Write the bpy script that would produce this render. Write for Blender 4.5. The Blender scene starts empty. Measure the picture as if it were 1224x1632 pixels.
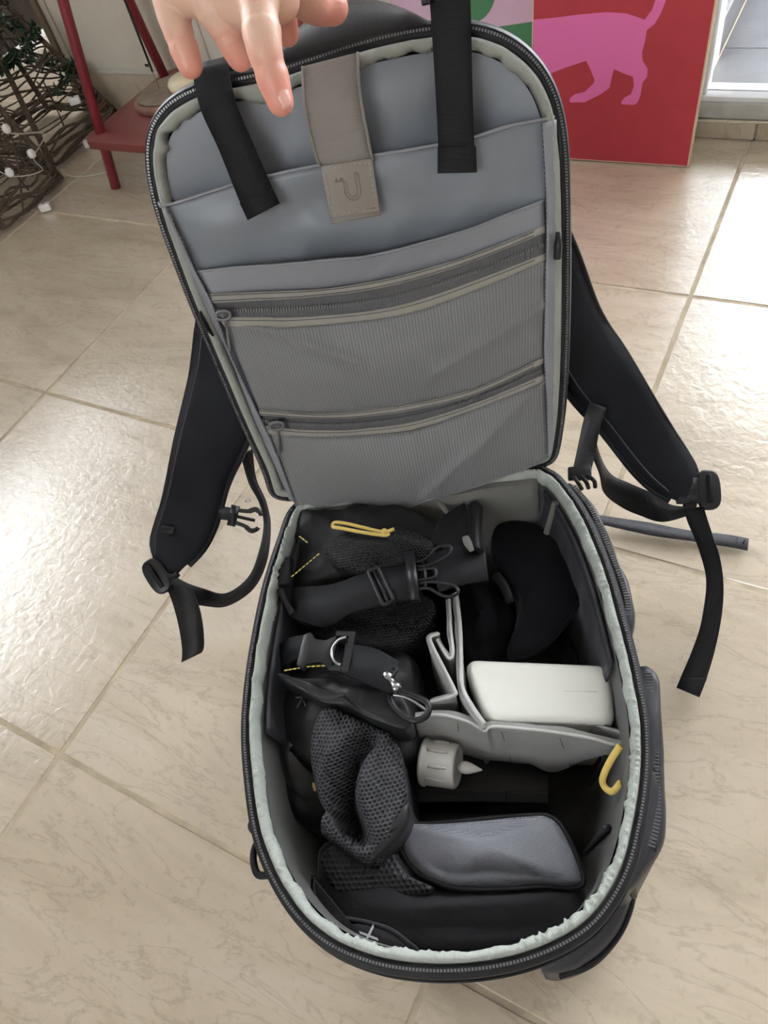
import bpy, bmesh, math, random
import numpy as np
from mathutils import Vector, Matrix, noise as mnoise

random.seed(7)
sc = bpy.context.scene
COL = sc.collection

# ------------------------------------------------------------------ camera
CAM_POS = (0.06969, -0.25587, 0.71358)
cam_d = bpy.data.cameras.new('camera')
cam = bpy.data.objects.new('camera', cam_d)
COL.objects.link(cam)
cr, cu, cf = Vector((0.98164553, -0.04164661, -0.18611184)), Vector((0.14578704, 0.79301745, 0.59149764)), Vector((-0.12295607, 0.60777371, -0.78453357))
mw = Matrix.Identity(4)
for i in range(3):
    mw[i][0], mw[i][1], mw[i][2], mw[i][3] = cr[i], cu[i], -cf[i], CAM_POS[i]
cam.matrix_world = mw
cam_d.sensor_fit = 'VERTICAL'
cam_d.sensor_height = 36.0
cam_d.lens = 36.0 * 1159.54 / 1632.0
cam_d.clip_start = 0.02
sc.camera = cam

# ------------------------------------------------------------------ sky, exposure
world = bpy.data.worlds.new('sky')
sc.world = world
world.use_nodes = True
wn = world.node_tree.nodes
wl = world.node_tree.links
bg = wn['Background']
bg.inputs['Color'].default_value = (0.94, 0.97, 1.0, 1)
bg.inputs['Strength'].default_value = 8.5
sc.view_settings.view_transform = 'Standard'
sc.view_settings.look = 'None'
sc.view_settings.gamma = 1.0
sc.view_settings.use_curve_mapping = False
sc.view_settings.exposure = 0.68

# ------------------------------------------------------------------ measured outlines (metres)
G = {
    'rim': [(-0.0993, 0.1642, 0.2), (-0.1109, 0.1289, 0.2), (-0.1224, 0.0777, 0.2), (-0.1293, 0.019, 0.2), (-0.1312, -0.0239, 0.2), (-0.1298, -0.0539, 0.2), (-0.1247, -0.087, 0.2), (-0.1165, -0.1221, 0.2), (-0.1034, -0.1509, 0.2), (-0.085, -0.1763, 0.2), (-0.062, -0.1952, 0.2), (-0.0303, -0.2081, 0.2), (0.004, -0.2139, 0.2), (0.0379, -0.2142, 0.2), (0.0682, -0.2097, 0.2), (0.0958, -0.2001, 0.2), (0.1154, -0.1866, 0.2), (0.1335, -0.1655, 0.2), (0.1482, -0.1372, 0.2), (0.1601, -0.1066, 0.2), (0.1679, -0.0732, 0.2), (0.1705, -0.041, 0.2), (0.1715, -0.0007, 0.2), (0.1705, 0.0557, 0.2), (0.1641, 0.1072, 0.2), (0.1529, 0.1437, 0.2), (0.1425, 0.1617, 0.2)],
    'pocketA': [(-0.1496, 0.2726), (-0.143, 0.27), (-0.0885, 0.2748), (-0.0588, 0.2757), (-0.024, 0.276), (0.0141, 0.2746), (0.0603, 0.2729), (0.087, 0.2728), (0.11, 0.2749), (0.1325, 0.2746), (0.1443, 0.2743)],
    'pocketB': [(-0.1363, 0.2196), (-0.1027, 0.2178), (-0.0646, 0.2137), (-0.027, 0.2106), (0.0043, 0.2081), (0.0667, 0.2119), (0.104, 0.2176), (0.1327, 0.222)],
    'z1a': [(-0.1321, 0.202), (-0.0927, 0.197), (-0.0468, 0.1909), (-0.0101, 0.189), (0.0297, 0.19), (0.0785, 0.195), (0.1319, 0.2047)],
    'z1b': [(-0.1324, 0.1945), (-0.0947, 0.1901), (-0.0639, 0.1865), (-0.0114, 0.1828), (0.0286, 0.1839), (0.0777, 0.1893), (0.1314, 0.1994)],
    'z1c': [(-0.1303, 0.1828), (-0.0983, 0.1774), (-0.0675, 0.1723), (-0.0146, 0.1673), (0.0259, 0.168), (0.076, 0.1751), (0.1308, 0.1846)],
    'z1d': [(-0.127, 0.1743), (-0.1006, 0.1695), (-0.0695, 0.1646), (-0.016, 0.1603), (0.0245, 0.1596), (0.075, 0.1675), (0.1308, 0.1794)],
    'z2a': [(-0.1202, 0.1005), (-0.08, 0.0904), (-0.0552, 0.0865), (-0.0317, 0.0847), (0.0116, 0.084), (0.0649, 0.0877), (0.1229, 0.1033)],
    'z2b': [(-0.1202, 0.0945), (-0.0812, 0.0858), (-0.0564, 0.0814), (-0.0329, 0.079), (0.0105, 0.0778), (0.0642, 0.0821), (0.1225, 0.0979)],
    'z2c': [(-0.1195, 0.0848), (-0.0919, 0.0768), (-0.0587, 0.0709), (-0.035, 0.0686), (0.0088, 0.0674), (0.0633, 0.0748), (0.1225, 0.0886)],
    'z2d': [(-0.1202, 0.0763), (-0.0855, 0.0683), (-0.0602, 0.0645), (-0.0364, 0.0621), (0.0075, 0.0598), (0.0625, 0.0685), (0.1225, 0.0818)],
    'meshbot': [(-0.1126, -0.004), (-0.0853, -0.0039), (-0.0608, -0.0013), (-0.0246, -0.0137), (0.0047, -0.0113), (0.0532, -0.0051), (0.0909, 0.002), (0.1199, 0.0084)],
    'sideLo': [(-0.1508, 0.2656), (-0.1466, 0.2245), (-0.142, 0.1896), (-0.1347, 0.1493), (-0.1307, 0.0958), (-0.124, 0.037), (-0.1205, 0.0077)],
    'sideLi': [(-0.1431, 0.2696), (-0.1363, 0.2211), (-0.1309, 0.1942), (-0.1297, 0.155), (-0.121, 0.0977), (-0.115, 0.0573), (-0.1118, 0.0062)],
    'sideRi': [(0.1345, 0.2722), (0.1332, 0.2161), (0.1278, 0.1558), (0.1231, 0.106), (0.1217, 0.0608), (0.119, 0.0117)],
    'sideRo': [(0.145, 0.2726), (0.1423, 0.2144), (0.1377, 0.154), (0.1337, 0.1041), (0.1291, 0.0496), (0.1231, 0.0148)],
    'elL': [(-0.0206, 0.3366), (-0.0233, 0.3188), (-0.0242, 0.3004), (-0.0236, 0.2797), (-0.0219, 0.2747)],
    'elR': [(0.0176, 0.3375), (0.0145, 0.3166), (0.0144, 0.2942), (0.0146, 0.2758), (0.015, 0.272)],
    'patch': [(-0.0222, 0.2756), (0.0149, 0.2737), (0.0136, 0.2385), (-0.0233, 0.24)],
    'tab': [(-0.0238, 0.2588), (0.0141, 0.2581), (0.0136, 0.2349), (-0.0236, 0.2355)],
    'bsL': [(-0.0922, 0.3619), (-0.0954, 0.3468), (-0.0953, 0.3247), (-0.0906, 0.2995), (-0.086, 0.2669), (-0.0824, 0.2506)],
    'bsR': [(-0.0694, 0.3616), (-0.0707, 0.3429), (-0.0701, 0.325), (-0.0656, 0.2972), (-0.06, 0.2695), (-0.0571, 0.2571)],
    'rsL': [(0.0699, 0.3676), (0.0692, 0.3575), (0.0655, 0.3122), (0.0616, 0.2727), (0.059, 0.2557)],
    'rsR': [(0.0956, 0.3626), (0.0951, 0.3524), (0.0901, 0.3075), (0.0863, 0.268), (0.0847, 0.2512)],
    'slotL': [(-0.1435, 0.1898), (-0.1391, 0.1686)],
    'tabR': [(0.1408, 0.1985), (0.139, 0.1794)],
    'pull1': [(-0.1284, 0.1871), (-0.119, 0.1828), (-0.1248, 0.1744), (-0.1275, 0.1551)],
    'pull2': [(-0.114, 0.0862), (-0.0998, 0.0837), (-0.1085, 0.0749), (-0.1129, 0.0563)],
    'lsL': [(-0.0564, 0.3335, 0.44), (-0.1316, 0.3474, 0.36), (-0.1707, 0.3271, 0.3), (-0.191, 0.3103, 0.26), (-0.2237, 0.2745, 0.21), (-0.2543, 0.2368, 0.16), (-0.2768, 0.2157, 0.13), (-0.2783, 0.1963, 0.12), (-0.2649, 0.1732, 0.115)],
    'lsR': [(-0.004, 0.302, 0.44), (-0.0468, 0.3005, 0.36), (-0.0816, 0.2904, 0.3), (-0.1081, 0.2628, 0.26), (-0.1472, 0.2415, 0.21), (-0.1785, 0.2355, 0.17), (-0.1971, 0.2098, 0.145), (-0.2137, 0.1884, 0.13), (-0.2465, 0.1671, 0.115)],
    'rsLa': [(0.0819, 0.2762, 0.44), (0.1021, 0.2703, 0.36), (0.1444, 0.2616, 0.28), (0.1702, 0.2351, 0.22), (0.1961, 0.2183, 0.185), (0.22, 0.1902, 0.155), (0.2317, 0.1751, 0.145), (0.2469, 0.1633, 0.135), (0.2632, 0.1535, 0.13)],
    'rsRa': [(0.1406, 0.299, 0.44), (0.1834, 0.3025, 0.34), (0.2067, 0.2843, 0.27), (0.2277, 0.2616, 0.235), (0.2478, 0.2323, 0.2), (0.268, 0.2073, 0.165), (0.2784, 0.1865, 0.15), (0.2794, 0.169, 0.14), (0.2692, 0.1546, 0.13)],
    'lwA': [(-0.2661, 0.1806, 0.11), (-0.254, 0.175, 0.09), (-0.2344, 0.1705, 0.075), (-0.2126, 0.1674, 0.065), (-0.1866, 0.1806, 0.07), (-0.1708, 0.2015, 0.085), (-0.1617, 0.2277, 0.1), (-0.1618, 0.2433, 0.12), (-0.1672, 0.255, 0.14), (-0.167, 0.2698, 0.17)],
    'lwB': [(-0.2676, 0.1608, 0.1), (-0.2592, 0.1556, 0.08), (-0.239, 0.1583, 0.06), (-0.2161, 0.1606, 0.05), (-0.1856, 0.1748, 0.055), (-0.1668, 0.1981, 0.07), (-0.1578, 0.2299, 0.09), (-0.155, 0.2459, 0.115), (-0.1591, 0.2605, 0.14), (-0.1542, 0.2761, 0.17)],
    'ltA': [(-0.2678, 0.1671, 0.1), (-0.2624, 0.1478, 0.085), (-0.2624, 0.1318, 0.065), (-0.2652, 0.1158, 0.045), (-0.2688, 0.1054, 0.035)],
    'ltB': [(-0.2367, 0.156, 0.1), (-0.2324, 0.1395, 0.085), (-0.2349, 0.1279, 0.065), (-0.2402, 0.1162, 0.045), (-0.2461, 0.1144, 0.035)],
    'lbuck': [(-0.272, 0.1752, 0.12), (-0.2631, 0.1604, 0.11)],
    'lstern': [(-0.1965, 0.2226, 0.15), (-0.1919, 0.2064, 0.145), (-0.18, 0.2063, 0.14), (-0.175, 0.2165, 0.145)],
    'lsternbuck': [(-0.1797, 0.2113, 0.142), (-0.157, 0.2058, 0.135)],
    'lcharm': [(-0.1702, 0.2389, 0.13)],
    'rvA': [(0.1888, 0.2268, 0.21), (0.1809, 0.2147, 0.2), (0.1714, 0.1939, 0.185), (0.1633, 0.1755, 0.175)],
    'rvB': [(0.2012, 0.2157, 0.21), (0.1933, 0.2031, 0.2), (0.1878, 0.1904, 0.185), (0.1797, 0.1722, 0.175)],
    'rvbuck': [(0.1693, 0.1682, 0.175), (0.1724, 0.1552, 0.17)],
    'rlA': [(0.1893, 0.2258, 0.19), (0.1941, 0.204, 0.16), (0.206, 0.2021, 0.13), (0.2264, 0.2022, 0.11), (0.2477, 0.1929, 0.1), (0.2599, 0.1724, 0.105), (0.2731, 0.1517, 0.125)],
    'rlB': [(0.177, 0.2081, 0.19), (0.1914, 0.1923, 0.15), (0.1972, 0.1877, 0.12), (0.2143, 0.1861, 0.095), (0.2336, 0.178, 0.085), (0.2519, 0.1632, 0.09), (0.2743, 0.1478, 0.12)],
    'rbuck': [(0.2863, 0.1677, 0.14), (0.2832, 0.1557, 0.13)],
    'rtA': [(0.2639, 0.1497, 0.125), (0.2654, 0.1441, 0.115), (0.2729, 0.1245, 0.095), (0.2755, 0.0977, 0.075), (0.2674, 0.0712, 0.05), (0.2546, 0.0499, 0.035), (0.2386, 0.0281, 0.022), (0.2337, 0.0214, 0.018)],
    'rtB': [(0.281, 0.1517, 0.125), (0.2843, 0.1282, 0.11), (0.2881, 0.1106, 0.095), (0.29, 0.0948, 0.075), (0.2881, 0.0784, 0.05), (0.2763, 0.0509, 0.035), (0.2619, 0.0251, 0.022), (0.2517, 0.0098, 0.018)],
    'flA': [(0.1975, 0.2362, 0.02), (0.2074, 0.2352, 0.014), (0.2592, 0.2181, 0.01), (0.2966, 0.2025, 0.008), (0.3381, 0.1884, 0.008), (0.3545, 0.1805, 0.008)],
    'flB': [(0.1983, 0.2235, 0.02), (0.2106, 0.2213, 0.014), (0.2588, 0.2008, 0.01), (0.2984, 0.1877, 0.008), (0.3324, 0.1744, 0.008), (0.3486, 0.1668, 0.008)],
    'spocket': [(0.1738, -0.023, 0.178), (0.1865, -0.0272, 0.178), (0.1822, -0.0571, 0.178), (0.1737, -0.0969, 0.178), (0.1662, -0.1295, 0.178), (0.1569, -0.149, 0.178), (0.1353, -0.1688, 0.178), (0.1276, -0.1646, 0.178), (0.1476, -0.1318, 0.178), (0.1631, -0.0871, 0.178)],
    'fpocket': [(0.1462, -0.1542, 0.1), (0.1374, -0.172, 0.1), (0.1251, -0.1869, 0.1), (0.1046, -0.201, 0.1), (0.0799, -0.207, 0.1), (0.0676, -0.2026, 0.1), (0.0878, -0.1884, 0.1), (0.119, -0.1666, 0.1), (0.136, -0.1513, 0.1)],
    'mark': [(-0.0961, -0.0124, 0.172), (-0.0898, -0.0121, 0.172), (-0.0898, -0.0121, 0.172), (-0.0948, -0.0211, 0.172), (-0.0892, -0.0159, 0.172), (-0.0875, -0.0204, 0.172)],
    'tab1': [(0.0379, 0.1505, 0.192), (0.0418, 0.1455, 0.19), (0.0471, 0.1354, 0.185)],
    'tab2': [(0.0586, 0.0987, 0.205), (0.06, 0.0913, 0.206), (0.0623, 0.0839, 0.205)],
    'upocket': [(0.1533, 0.1595, 0.185), (0.1653, 0.1498, 0.185), (0.1752, 0.1197, 0.185), (0.181, 0.076, 0.185), (0.1834, 0.0335, 0.185), (0.1801, 0.0142, 0.185), (0.172, 0.0006, 0.185), (0.1671, 0.0161, 0.185), (0.1661, 0.066, 0.185), (0.1598, 0.1225, 0.185)],
    'dloop': [(-0.1178, -0.1227, 0.185), (-0.1231, -0.1273, 0.185), (-0.1238, -0.1366, 0.185), (-0.1199, -0.1458, 0.185), (-0.1108, -0.1469, 0.185)],
    'zpull': [(0.1373, -0.1632, 0.17), (0.14, -0.1671, 0.155), (0.1415, -0.1712, 0.14)],
    'ycord': [(0.1515, -0.0814, 0.178), (0.1443, -0.0872, 0.168), (0.1371, -0.0959, 0.158), (0.137, -0.1013, 0.154), (0.1409, -0.1064, 0.158), (0.1461, -0.1047, 0.17)],
    'white': [(0.0412, 0.0085, 0.165), (0.1575, -0.0122, 0.165), (0.1501, -0.0589, 0.165), (0.0532, -0.0469, 0.165)],
    'divF': [(0.0001, -0.0372, 0.165), (0.019, -0.0374, 0.165), (0.0403, -0.0454, 0.165), (0.0536, -0.0548, 0.165), (0.0589, -0.0515, 0.165), (0.0934, -0.0583, 0.165), (0.1264, -0.0672, 0.165), (0.143, -0.0742, 0.165), (0.1544, -0.0772, 0.165)],
    'divFb': [(-0.0082, -0.0417, 0.12), (0.0112, -0.0457, 0.11), (0.0338, -0.0517, 0.105), (0.0436, -0.0537, 0.1), (0.0538, -0.0558, 0.1), (0.0814, -0.0618, 0.1), (0.1002, -0.0703, 0.1), (0.1324, -0.0685, 0.12), (0.1542, -0.0749, 0.15)],
    'divB': [(0.0349, -0.0431, 0.158), (0.0804, -0.0493, 0.158), (0.1273, -0.0527, 0.158), (0.1316, -0.0541, 0.158), (0.1565, -0.0666, 0.158)],
    'divV': [(0.0434, 0.0678, 0.168), (0.0432, 0.0343, 0.168), (0.0406, 0.0005, 0.168), (0.0396, -0.0182, 0.168), (0.0452, -0.0345, 0.168), (0.0542, -0.0521, 0.168)],
    'divVf': [(0.026, 0.0273, 0.175), (0.0187, 0.0233, 0.178), (0.0201, 0.0152, 0.178), (0.026, -0.0008, 0.175), (0.0333, -0.0207, 0.172), (0.0328, -0.0259, 0.172), (0.015, -0.0261, 0.165), (0.0103, -0.0256, 0.16)],
    'divV2': [(0.0372, 0.0602, 0.172), (0.0356, 0.0333, 0.172), (0.0354, 0.0104, 0.172), (0.0318, 0.0053, 0.172), (0.027, 0.0144, 0.172), (0.0227, 0.0247, 0.172)],
    'box': [(-0.0243, -0.0335, 0.085), (0.0977, -0.0491, 0.085), (0.0952, -0.0809, 0.085), (-0.0262, -0.0662, 0.085)],
    'boxf': [(-0.0262, -0.0667, 0.085), (0.0951, -0.0814, 0.085), (0.0942, -0.0861, 0.075), (-0.0283, -0.0736, 0.075)],
    'candle': [(0.0, -0.061, 0.1425), (0.0138, -0.0648, 0.1438), (0.0274, -0.0686, 0.1451), (0.0411, -0.0735, 0.1455)],
    'gp': [(-0.0847, -0.1329, 0.15), (-0.0825, -0.1201, 0.15), (-0.0704, -0.1167, 0.15), (-0.0417, -0.117, 0.15), (-0.0179, -0.1138, 0.15), (0.0336, -0.1126, 0.15), (0.0791, -0.1137, 0.15), (0.0914, -0.1157, 0.15), (0.0983, -0.124, 0.15), (0.1048, -0.1444, 0.15), (0.1064, -0.1676, 0.15), (0.1029, -0.1823, 0.15), (0.087, -0.1904, 0.15), (0.045, -0.1956, 0.15), (-0.0053, -0.1936, 0.15), (-0.0526, -0.184, 0.15), (-0.0772, -0.1674, 0.15), (-0.0844, -0.1496, 0.15)],
    'gpg': [(-0.0214, -0.1149, 0.152), (-0.0174, -0.1117, 0.152), (0.0106, -0.1133, 0.152), (0.0475, -0.1131, 0.152), (0.0792, -0.1138, 0.152), (0.0905, -0.1157, 0.152), (0.0982, -0.1245, 0.152), (0.1043, -0.1447, 0.152), (0.1054, -0.1602, 0.152), (0.0943, -0.1628, 0.152), (0.0783, -0.1605, 0.152), (0.0487, -0.1602, 0.152), (0.0195, -0.1573, 0.152), (0.0045, -0.1522, 0.152), (-0.0071, -0.1456, 0.152), (-0.0168, -0.1341, 0.152)],
    'flap': [(-0.0809, -0.1443, 0.165), (-0.0802, -0.1552, 0.165), (-0.0756, -0.1665, 0.165), (-0.0618, -0.172, 0.165), (-0.0431, -0.1763, 0.165), (-0.0269, -0.1818, 0.165), (-0.0155, -0.1899, 0.165), (-0.0092, -0.196, 0.165), (-0.0244, -0.1993, 0.165), (-0.0373, -0.1964, 0.165), (-0.0537, -0.1885, 0.165), (-0.071, -0.1774, 0.165), (-0.08, -0.1662, 0.165)],
    'ox': [(-0.038, -0.1975, 0.166), (-0.0365, -0.1922, 0.166), (-0.0422, -0.1832, 0.166)],
    'cap_brim': [(0.0896, 0.1445, 0.15), (0.1136, 0.1439, 0.15), (0.1362, 0.1276, 0.15), (0.1466, 0.105, 0.15), (0.1505, 0.083, 0.15), (0.1487, 0.0634, 0.15), (0.1393, 0.0457, 0.15), (0.1223, 0.0278, 0.15), (0.1027, 0.0132, 0.15), (0.079, 0.0106, 0.15), (0.0903, 0.0371, 0.15), (0.095, 0.0609, 0.15), (0.0852, 0.0915, 0.15), (0.0806, 0.1161, 0.15)],
    'cap_crown': [(0.0478, 0.0999, 0.135), (0.0714, 0.103, 0.135), (0.0846, 0.0941, 0.135), (0.0947, 0.0663, 0.135), (0.0893, 0.0421, 0.135), (0.0743, 0.0202, 0.135), (0.0395, 0.0218, 0.135)],
    'p1': [(-0.1015, 0.1572, 0.2), (-0.0631, 0.1558, 0.205), (-0.0164, 0.1522, 0.205), (0.0277, 0.1377, 0.2), (0.0386, 0.1167, 0.19), (0.0276, 0.1017, 0.18), (0.0101, 0.0914, 0.18), (-0.0239, 0.0806, 0.18), (-0.0645, 0.0771, 0.175), (-0.0988, 0.0758, 0.175), (-0.1017, 0.1098, 0.185)],
    'p1mesh': [(-0.0659, 0.1129, 0.204), (-0.0516, 0.1241, 0.204), (-0.0175, 0.1249, 0.204), (0.0102, 0.1199, 0.204), (0.0307, 0.1003, 0.204), (0.0245, 0.0897, 0.204), (0.008, 0.0841, 0.204), (-0.0192, 0.0778, 0.204), (-0.0408, 0.0826, 0.204), (-0.0573, 0.0936, 0.204)],
    'p1low': [(-0.1003, 0.0858, 0.175), (-0.0473, 0.0873, 0.175), (-0.0025, 0.0803, 0.175), (0.0235, 0.0605, 0.175), (0.0165, 0.0404, 0.175), (-0.0058, 0.023, 0.175), (-0.0482, 0.0318, 0.175), (-0.0811, 0.0453, 0.175), (-0.0983, 0.06, 0.175)],
    'ycord1': [(-0.0529, 0.117, 0.222), (-0.0512, 0.1214, 0.222), (-0.0418, 0.119, 0.222), (-0.0254, 0.1114, 0.222), (-0.0083, 0.1038, 0.222), (0.0005, 0.1055, 0.222)],
    'ycord2': [(-0.0529, 0.117, 0.222), (-0.0446, 0.1141, 0.222), (-0.0282, 0.1073, 0.222), (-0.0084, 0.1005, 0.222), (-0.004, 0.1017, 0.222)],
    'wb1A': [(-0.0973, 0.0846, 0.185), (-0.0612, 0.0755, 0.195), (-0.0331, 0.0782, 0.2), (-0.0167, 0.0793, 0.2)],
    'wb1B': [(-0.099, 0.0574, 0.18), (-0.0661, 0.0383, 0.19), (-0.0418, 0.0457, 0.195), (-0.0064, 0.0477, 0.2)],
    'wb2A': [(-0.02, 0.0798, 0.2), (-0.0036, 0.081, 0.2), (0.0114, 0.0804, 0.2)],
    'wb2B': [(-0.0095, 0.0482, 0.2), (0.0025, 0.0476, 0.2), (0.0185, 0.0463, 0.2)],
    'wb3A': [(0.0225, 0.0888, 0.198), (0.0455, 0.096, 0.195), (0.0733, 0.0973, 0.19)],
    'wb3B': [(0.0311, 0.0521, 0.198), (0.0522, 0.0585, 0.195), (0.072, 0.062, 0.19)],
    'wb7A': [(0.0261, 0.1067, 0.19), (0.0371, 0.1308, 0.19), (0.0601, 0.1502, 0.185)],
    'wb7B': [(0.0563, 0.091, 0.19), (0.0604, 0.1129, 0.19), (0.0646, 0.14, 0.185)],
    'wb4A': [(0.0638, 0.1474, 0.185), (0.0595, 0.1198, 0.19), (0.0557, 0.0904, 0.195)],
    'wb4B': [(0.0774, 0.1427, 0.185), (0.0732, 0.114, 0.19), (0.0724, 0.0876, 0.195)],
    'slider': [(-0.0162, 0.0631, 0.203)],
    'fbuck': [(0.0093, 0.0646, 0.203), (0.0408, 0.0657, 0.203)],
    'p2': [(-0.1175, 0.0103, 0.16), (-0.0966, 0.0522, 0.16), (-0.0625, 0.0536, 0.16), (-0.0081, 0.0279, 0.16), (0.0059, -0.0024, 0.16), (0.0007, -0.039, 0.16), (-0.0059, -0.0632, 0.16), (-0.0333, -0.07, 0.16), (-0.0831, -0.0698, 0.16), (-0.1258, -0.0351, 0.16), (-0.1303, -0.0078, 0.16)],
    'p2mesh': [(-0.072, -0.0259, 0.185), (-0.0518, -0.0324, 0.185), (-0.0274, -0.0452, 0.185), (-0.0158, -0.0553, 0.185), (-0.0114, -0.0802, 0.185), (-0.0104, -0.1025, 0.185), (-0.012, -0.1152, 0.185), (-0.0344, -0.1418, 0.185), (-0.055, -0.1329, 0.185), (-0.0732, -0.1181, 0.185), (-0.0664, -0.1103, 0.185), (-0.0759, -0.0919, 0.185), (-0.0821, -0.0706, 0.185), (-0.0808, -0.0441, 0.185)],
    'p2left': [(-0.112, 0.0054, 0.15), (-0.0841, -0.0092, 0.15), (-0.0916, -0.0405, 0.15), (-0.0857, -0.0762, 0.15), (-0.0621, -0.0949, 0.15), (-0.0802, -0.1056, 0.15), (-0.1052, -0.0979, 0.15), (-0.1272, -0.0672, 0.15), (-0.1338, -0.0464, 0.15), (-0.1273, -0.0206, 0.15)],
    'p2trim': [(-0.0144, -0.1111, 0.18), (-0.0085, -0.1035, 0.18), (-0.0084, -0.1163, 0.18), (-0.0157, -0.1261, 0.18), (-0.0354, -0.1415, 0.18), (-0.0369, -0.1325, 0.18)],
    'mb': [(-0.0831, 0.0128, 0.2), (-0.0429, 0.0047, 0.2)],
    'wb5A': [(-0.1278, 0.0239, 0.165), (-0.1026, 0.0331, 0.185), (-0.0818, 0.0309, 0.195)],
    'wb5B': [(-0.1158, 0.0079, 0.165), (-0.0938, 0.0147, 0.185), (-0.075, 0.0075, 0.195)],
    'wb6A': [(-0.0454, 0.0121, 0.2), (-0.0227, 0.0047, 0.2), (-0.0051, -0.006, 0.195)],
    'wb6B': [(-0.0506, -0.0119, 0.2), (-0.031, -0.0232, 0.2), (-0.0128, -0.0319, 0.195)],
    'swivel': [(-0.0174, -0.013, 0.2), (-0.0096, -0.0248, 0.2)],
    'carab': [(-0.0125, -0.0249, 0.195), (-0.0143, -0.0333, 0.195), (-0.0086, -0.0439, 0.195), (0.0028, -0.0515, 0.195), (0.0124, -0.0487, 0.195), (0.014, -0.0401, 0.195), (0.0064, -0.0343, 0.195), (-0.0053, -0.0283, 0.195)],
    'flapS': [(-0.1077, 0.0014, 0.19), (-0.0865, -0.0051, 0.19), (-0.0607, -0.0051, 0.19), (-0.0254, -0.017, 0.19), (-0.0063, -0.0297, 0.19), (0.0, -0.0454, 0.19), (-0.0077, -0.0542, 0.19), (-0.0265, -0.0462, 0.19), (-0.0457, -0.0341, 0.19), (-0.0707, -0.0244, 0.19), (-0.1021, -0.0047, 0.19)],
    'pinky': [(-0.0486, 0.2466, 0.5987), (-0.0588, 0.2373, 0.5868), (-0.0581, 0.2244, 0.5703), (-0.0557, 0.2141, 0.5556)],
    'ring': [(-0.0215, 0.236, 0.5991), (-0.0347, 0.2232, 0.5848), (-0.0299, 0.2175, 0.5669), (-0.0266, 0.2164, 0.5528)],
    'middle': [(0.0042, 0.2241, 0.5986), (-0.004, 0.2029, 0.5835), (-0.0051, 0.1828, 0.568), (-0.0043, 0.1761, 0.5563), (-0.0025, 0.1682, 0.5436)],
    'web': [(-0.0539, 0.2328, 0.5863), (-0.0381, 0.2275, 0.5823), (-0.0239, 0.2211, 0.579), (-0.0086, 0.2119, 0.5758), (0.005, 0.2129, 0.577)],
    'index': [(0.0204, 0.2315, 0.589), (0.0136, 0.2326, 0.5782), (0.0187, 0.2574, 0.5583), (0.0286, 0.2664, 0.551)],
    'thumb': [(-0.0006, 0.254, 0.5715), (-0.0034, 0.2752, 0.5501), (-0.0052, 0.2827, 0.5371)],
    'palm': [(-0.0075, 0.2421, 0.6143), (-0.0047, 0.2446, 0.6414), (-0.0015, 0.2708, 0.6738)],
    'cat': [(-0.2834, 0.2166), (-0.2353, 0.219), (-0.1941, 0.2228), (-0.1541, 0.2251), (-0.1245, 0.2229), (-0.1046, 0.2172), (-0.0955, 0.2142), (-0.0859, 0.2272), (-0.082, 0.2433), (-0.0802, 0.263), (-0.0665, 0.2625), (-0.0675, 0.239), (-0.0722, 0.2229), (-0.0796, 0.2086), (-0.0904, 0.2003), (-0.0911, 0.1875), (-0.0938, 0.1701), (-0.0914, 0.159), (-0.0821, 0.1479), (-0.0816, 0.1365), (-0.0875, 0.1282), (-0.0886, 0.1085), (-0.0924, 0.0979), (-0.0972, 0.0949), (-0.1165, 0.0953), (-0.1189, 0.0981), (-0.114, 0.1055), (-0.1042, 0.1105), (-0.1005, 0.1224), (-0.1036, 0.1362), (-0.1205, 0.1415), (-0.1354, 0.1469), (-0.1377, 0.1334), (-0.1399, 0.1192), (-0.1538, 0.1093), (-0.1797, 0.0964), (-0.2045, 0.0957), (-0.2054, 0.1017), (-0.197, 0.1083), (-0.1809, 0.1121), (-0.1669, 0.1249), (-0.1652, 0.1306), (-0.1739, 0.1469), (-0.1817, 0.1584), (-0.2157, 0.1479), (-0.2482, 0.1365), (-0.2819, 0.1287)],
    'pack': [(-1.2522, 0.7289, 0.01), (-1.3432, 0.9817, 0.01), (-1.3394, 0.9973, 0.1)],
    'bulbs': [(-1.26, 0.75, 0.1666), (-1.2275, 0.75, 0.1172), (-1.2551, 0.7, 0.1036)],
}


# ------------------------------------------------------------------ frames
E1 = np.array([0.8746197, -0.4848096, 0.0])     # along the back wall
E2 = np.array([0.4848096, 0.8746197, 0.0])      # towards the back wall
EZ = np.array([0, 0, 1.0])
def RM(a, b, z=0.0): return E1*a + E2*b + EZ*z
ROOM_ROT = math.atan2(-0.4848096, 0.8746197)
TH = math.radians(68)
L0 = np.array([.02, .168, .2]); LV = np.array([0, math.cos(TH), math.sin(TH)]); LU = np.array([1., 0, 0])
LN = np.array([0, -math.sin(TH), math.cos(TH)])
def lw(u, v, w=0.0): return L0 + LU*u + LV*v + LN*w

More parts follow.
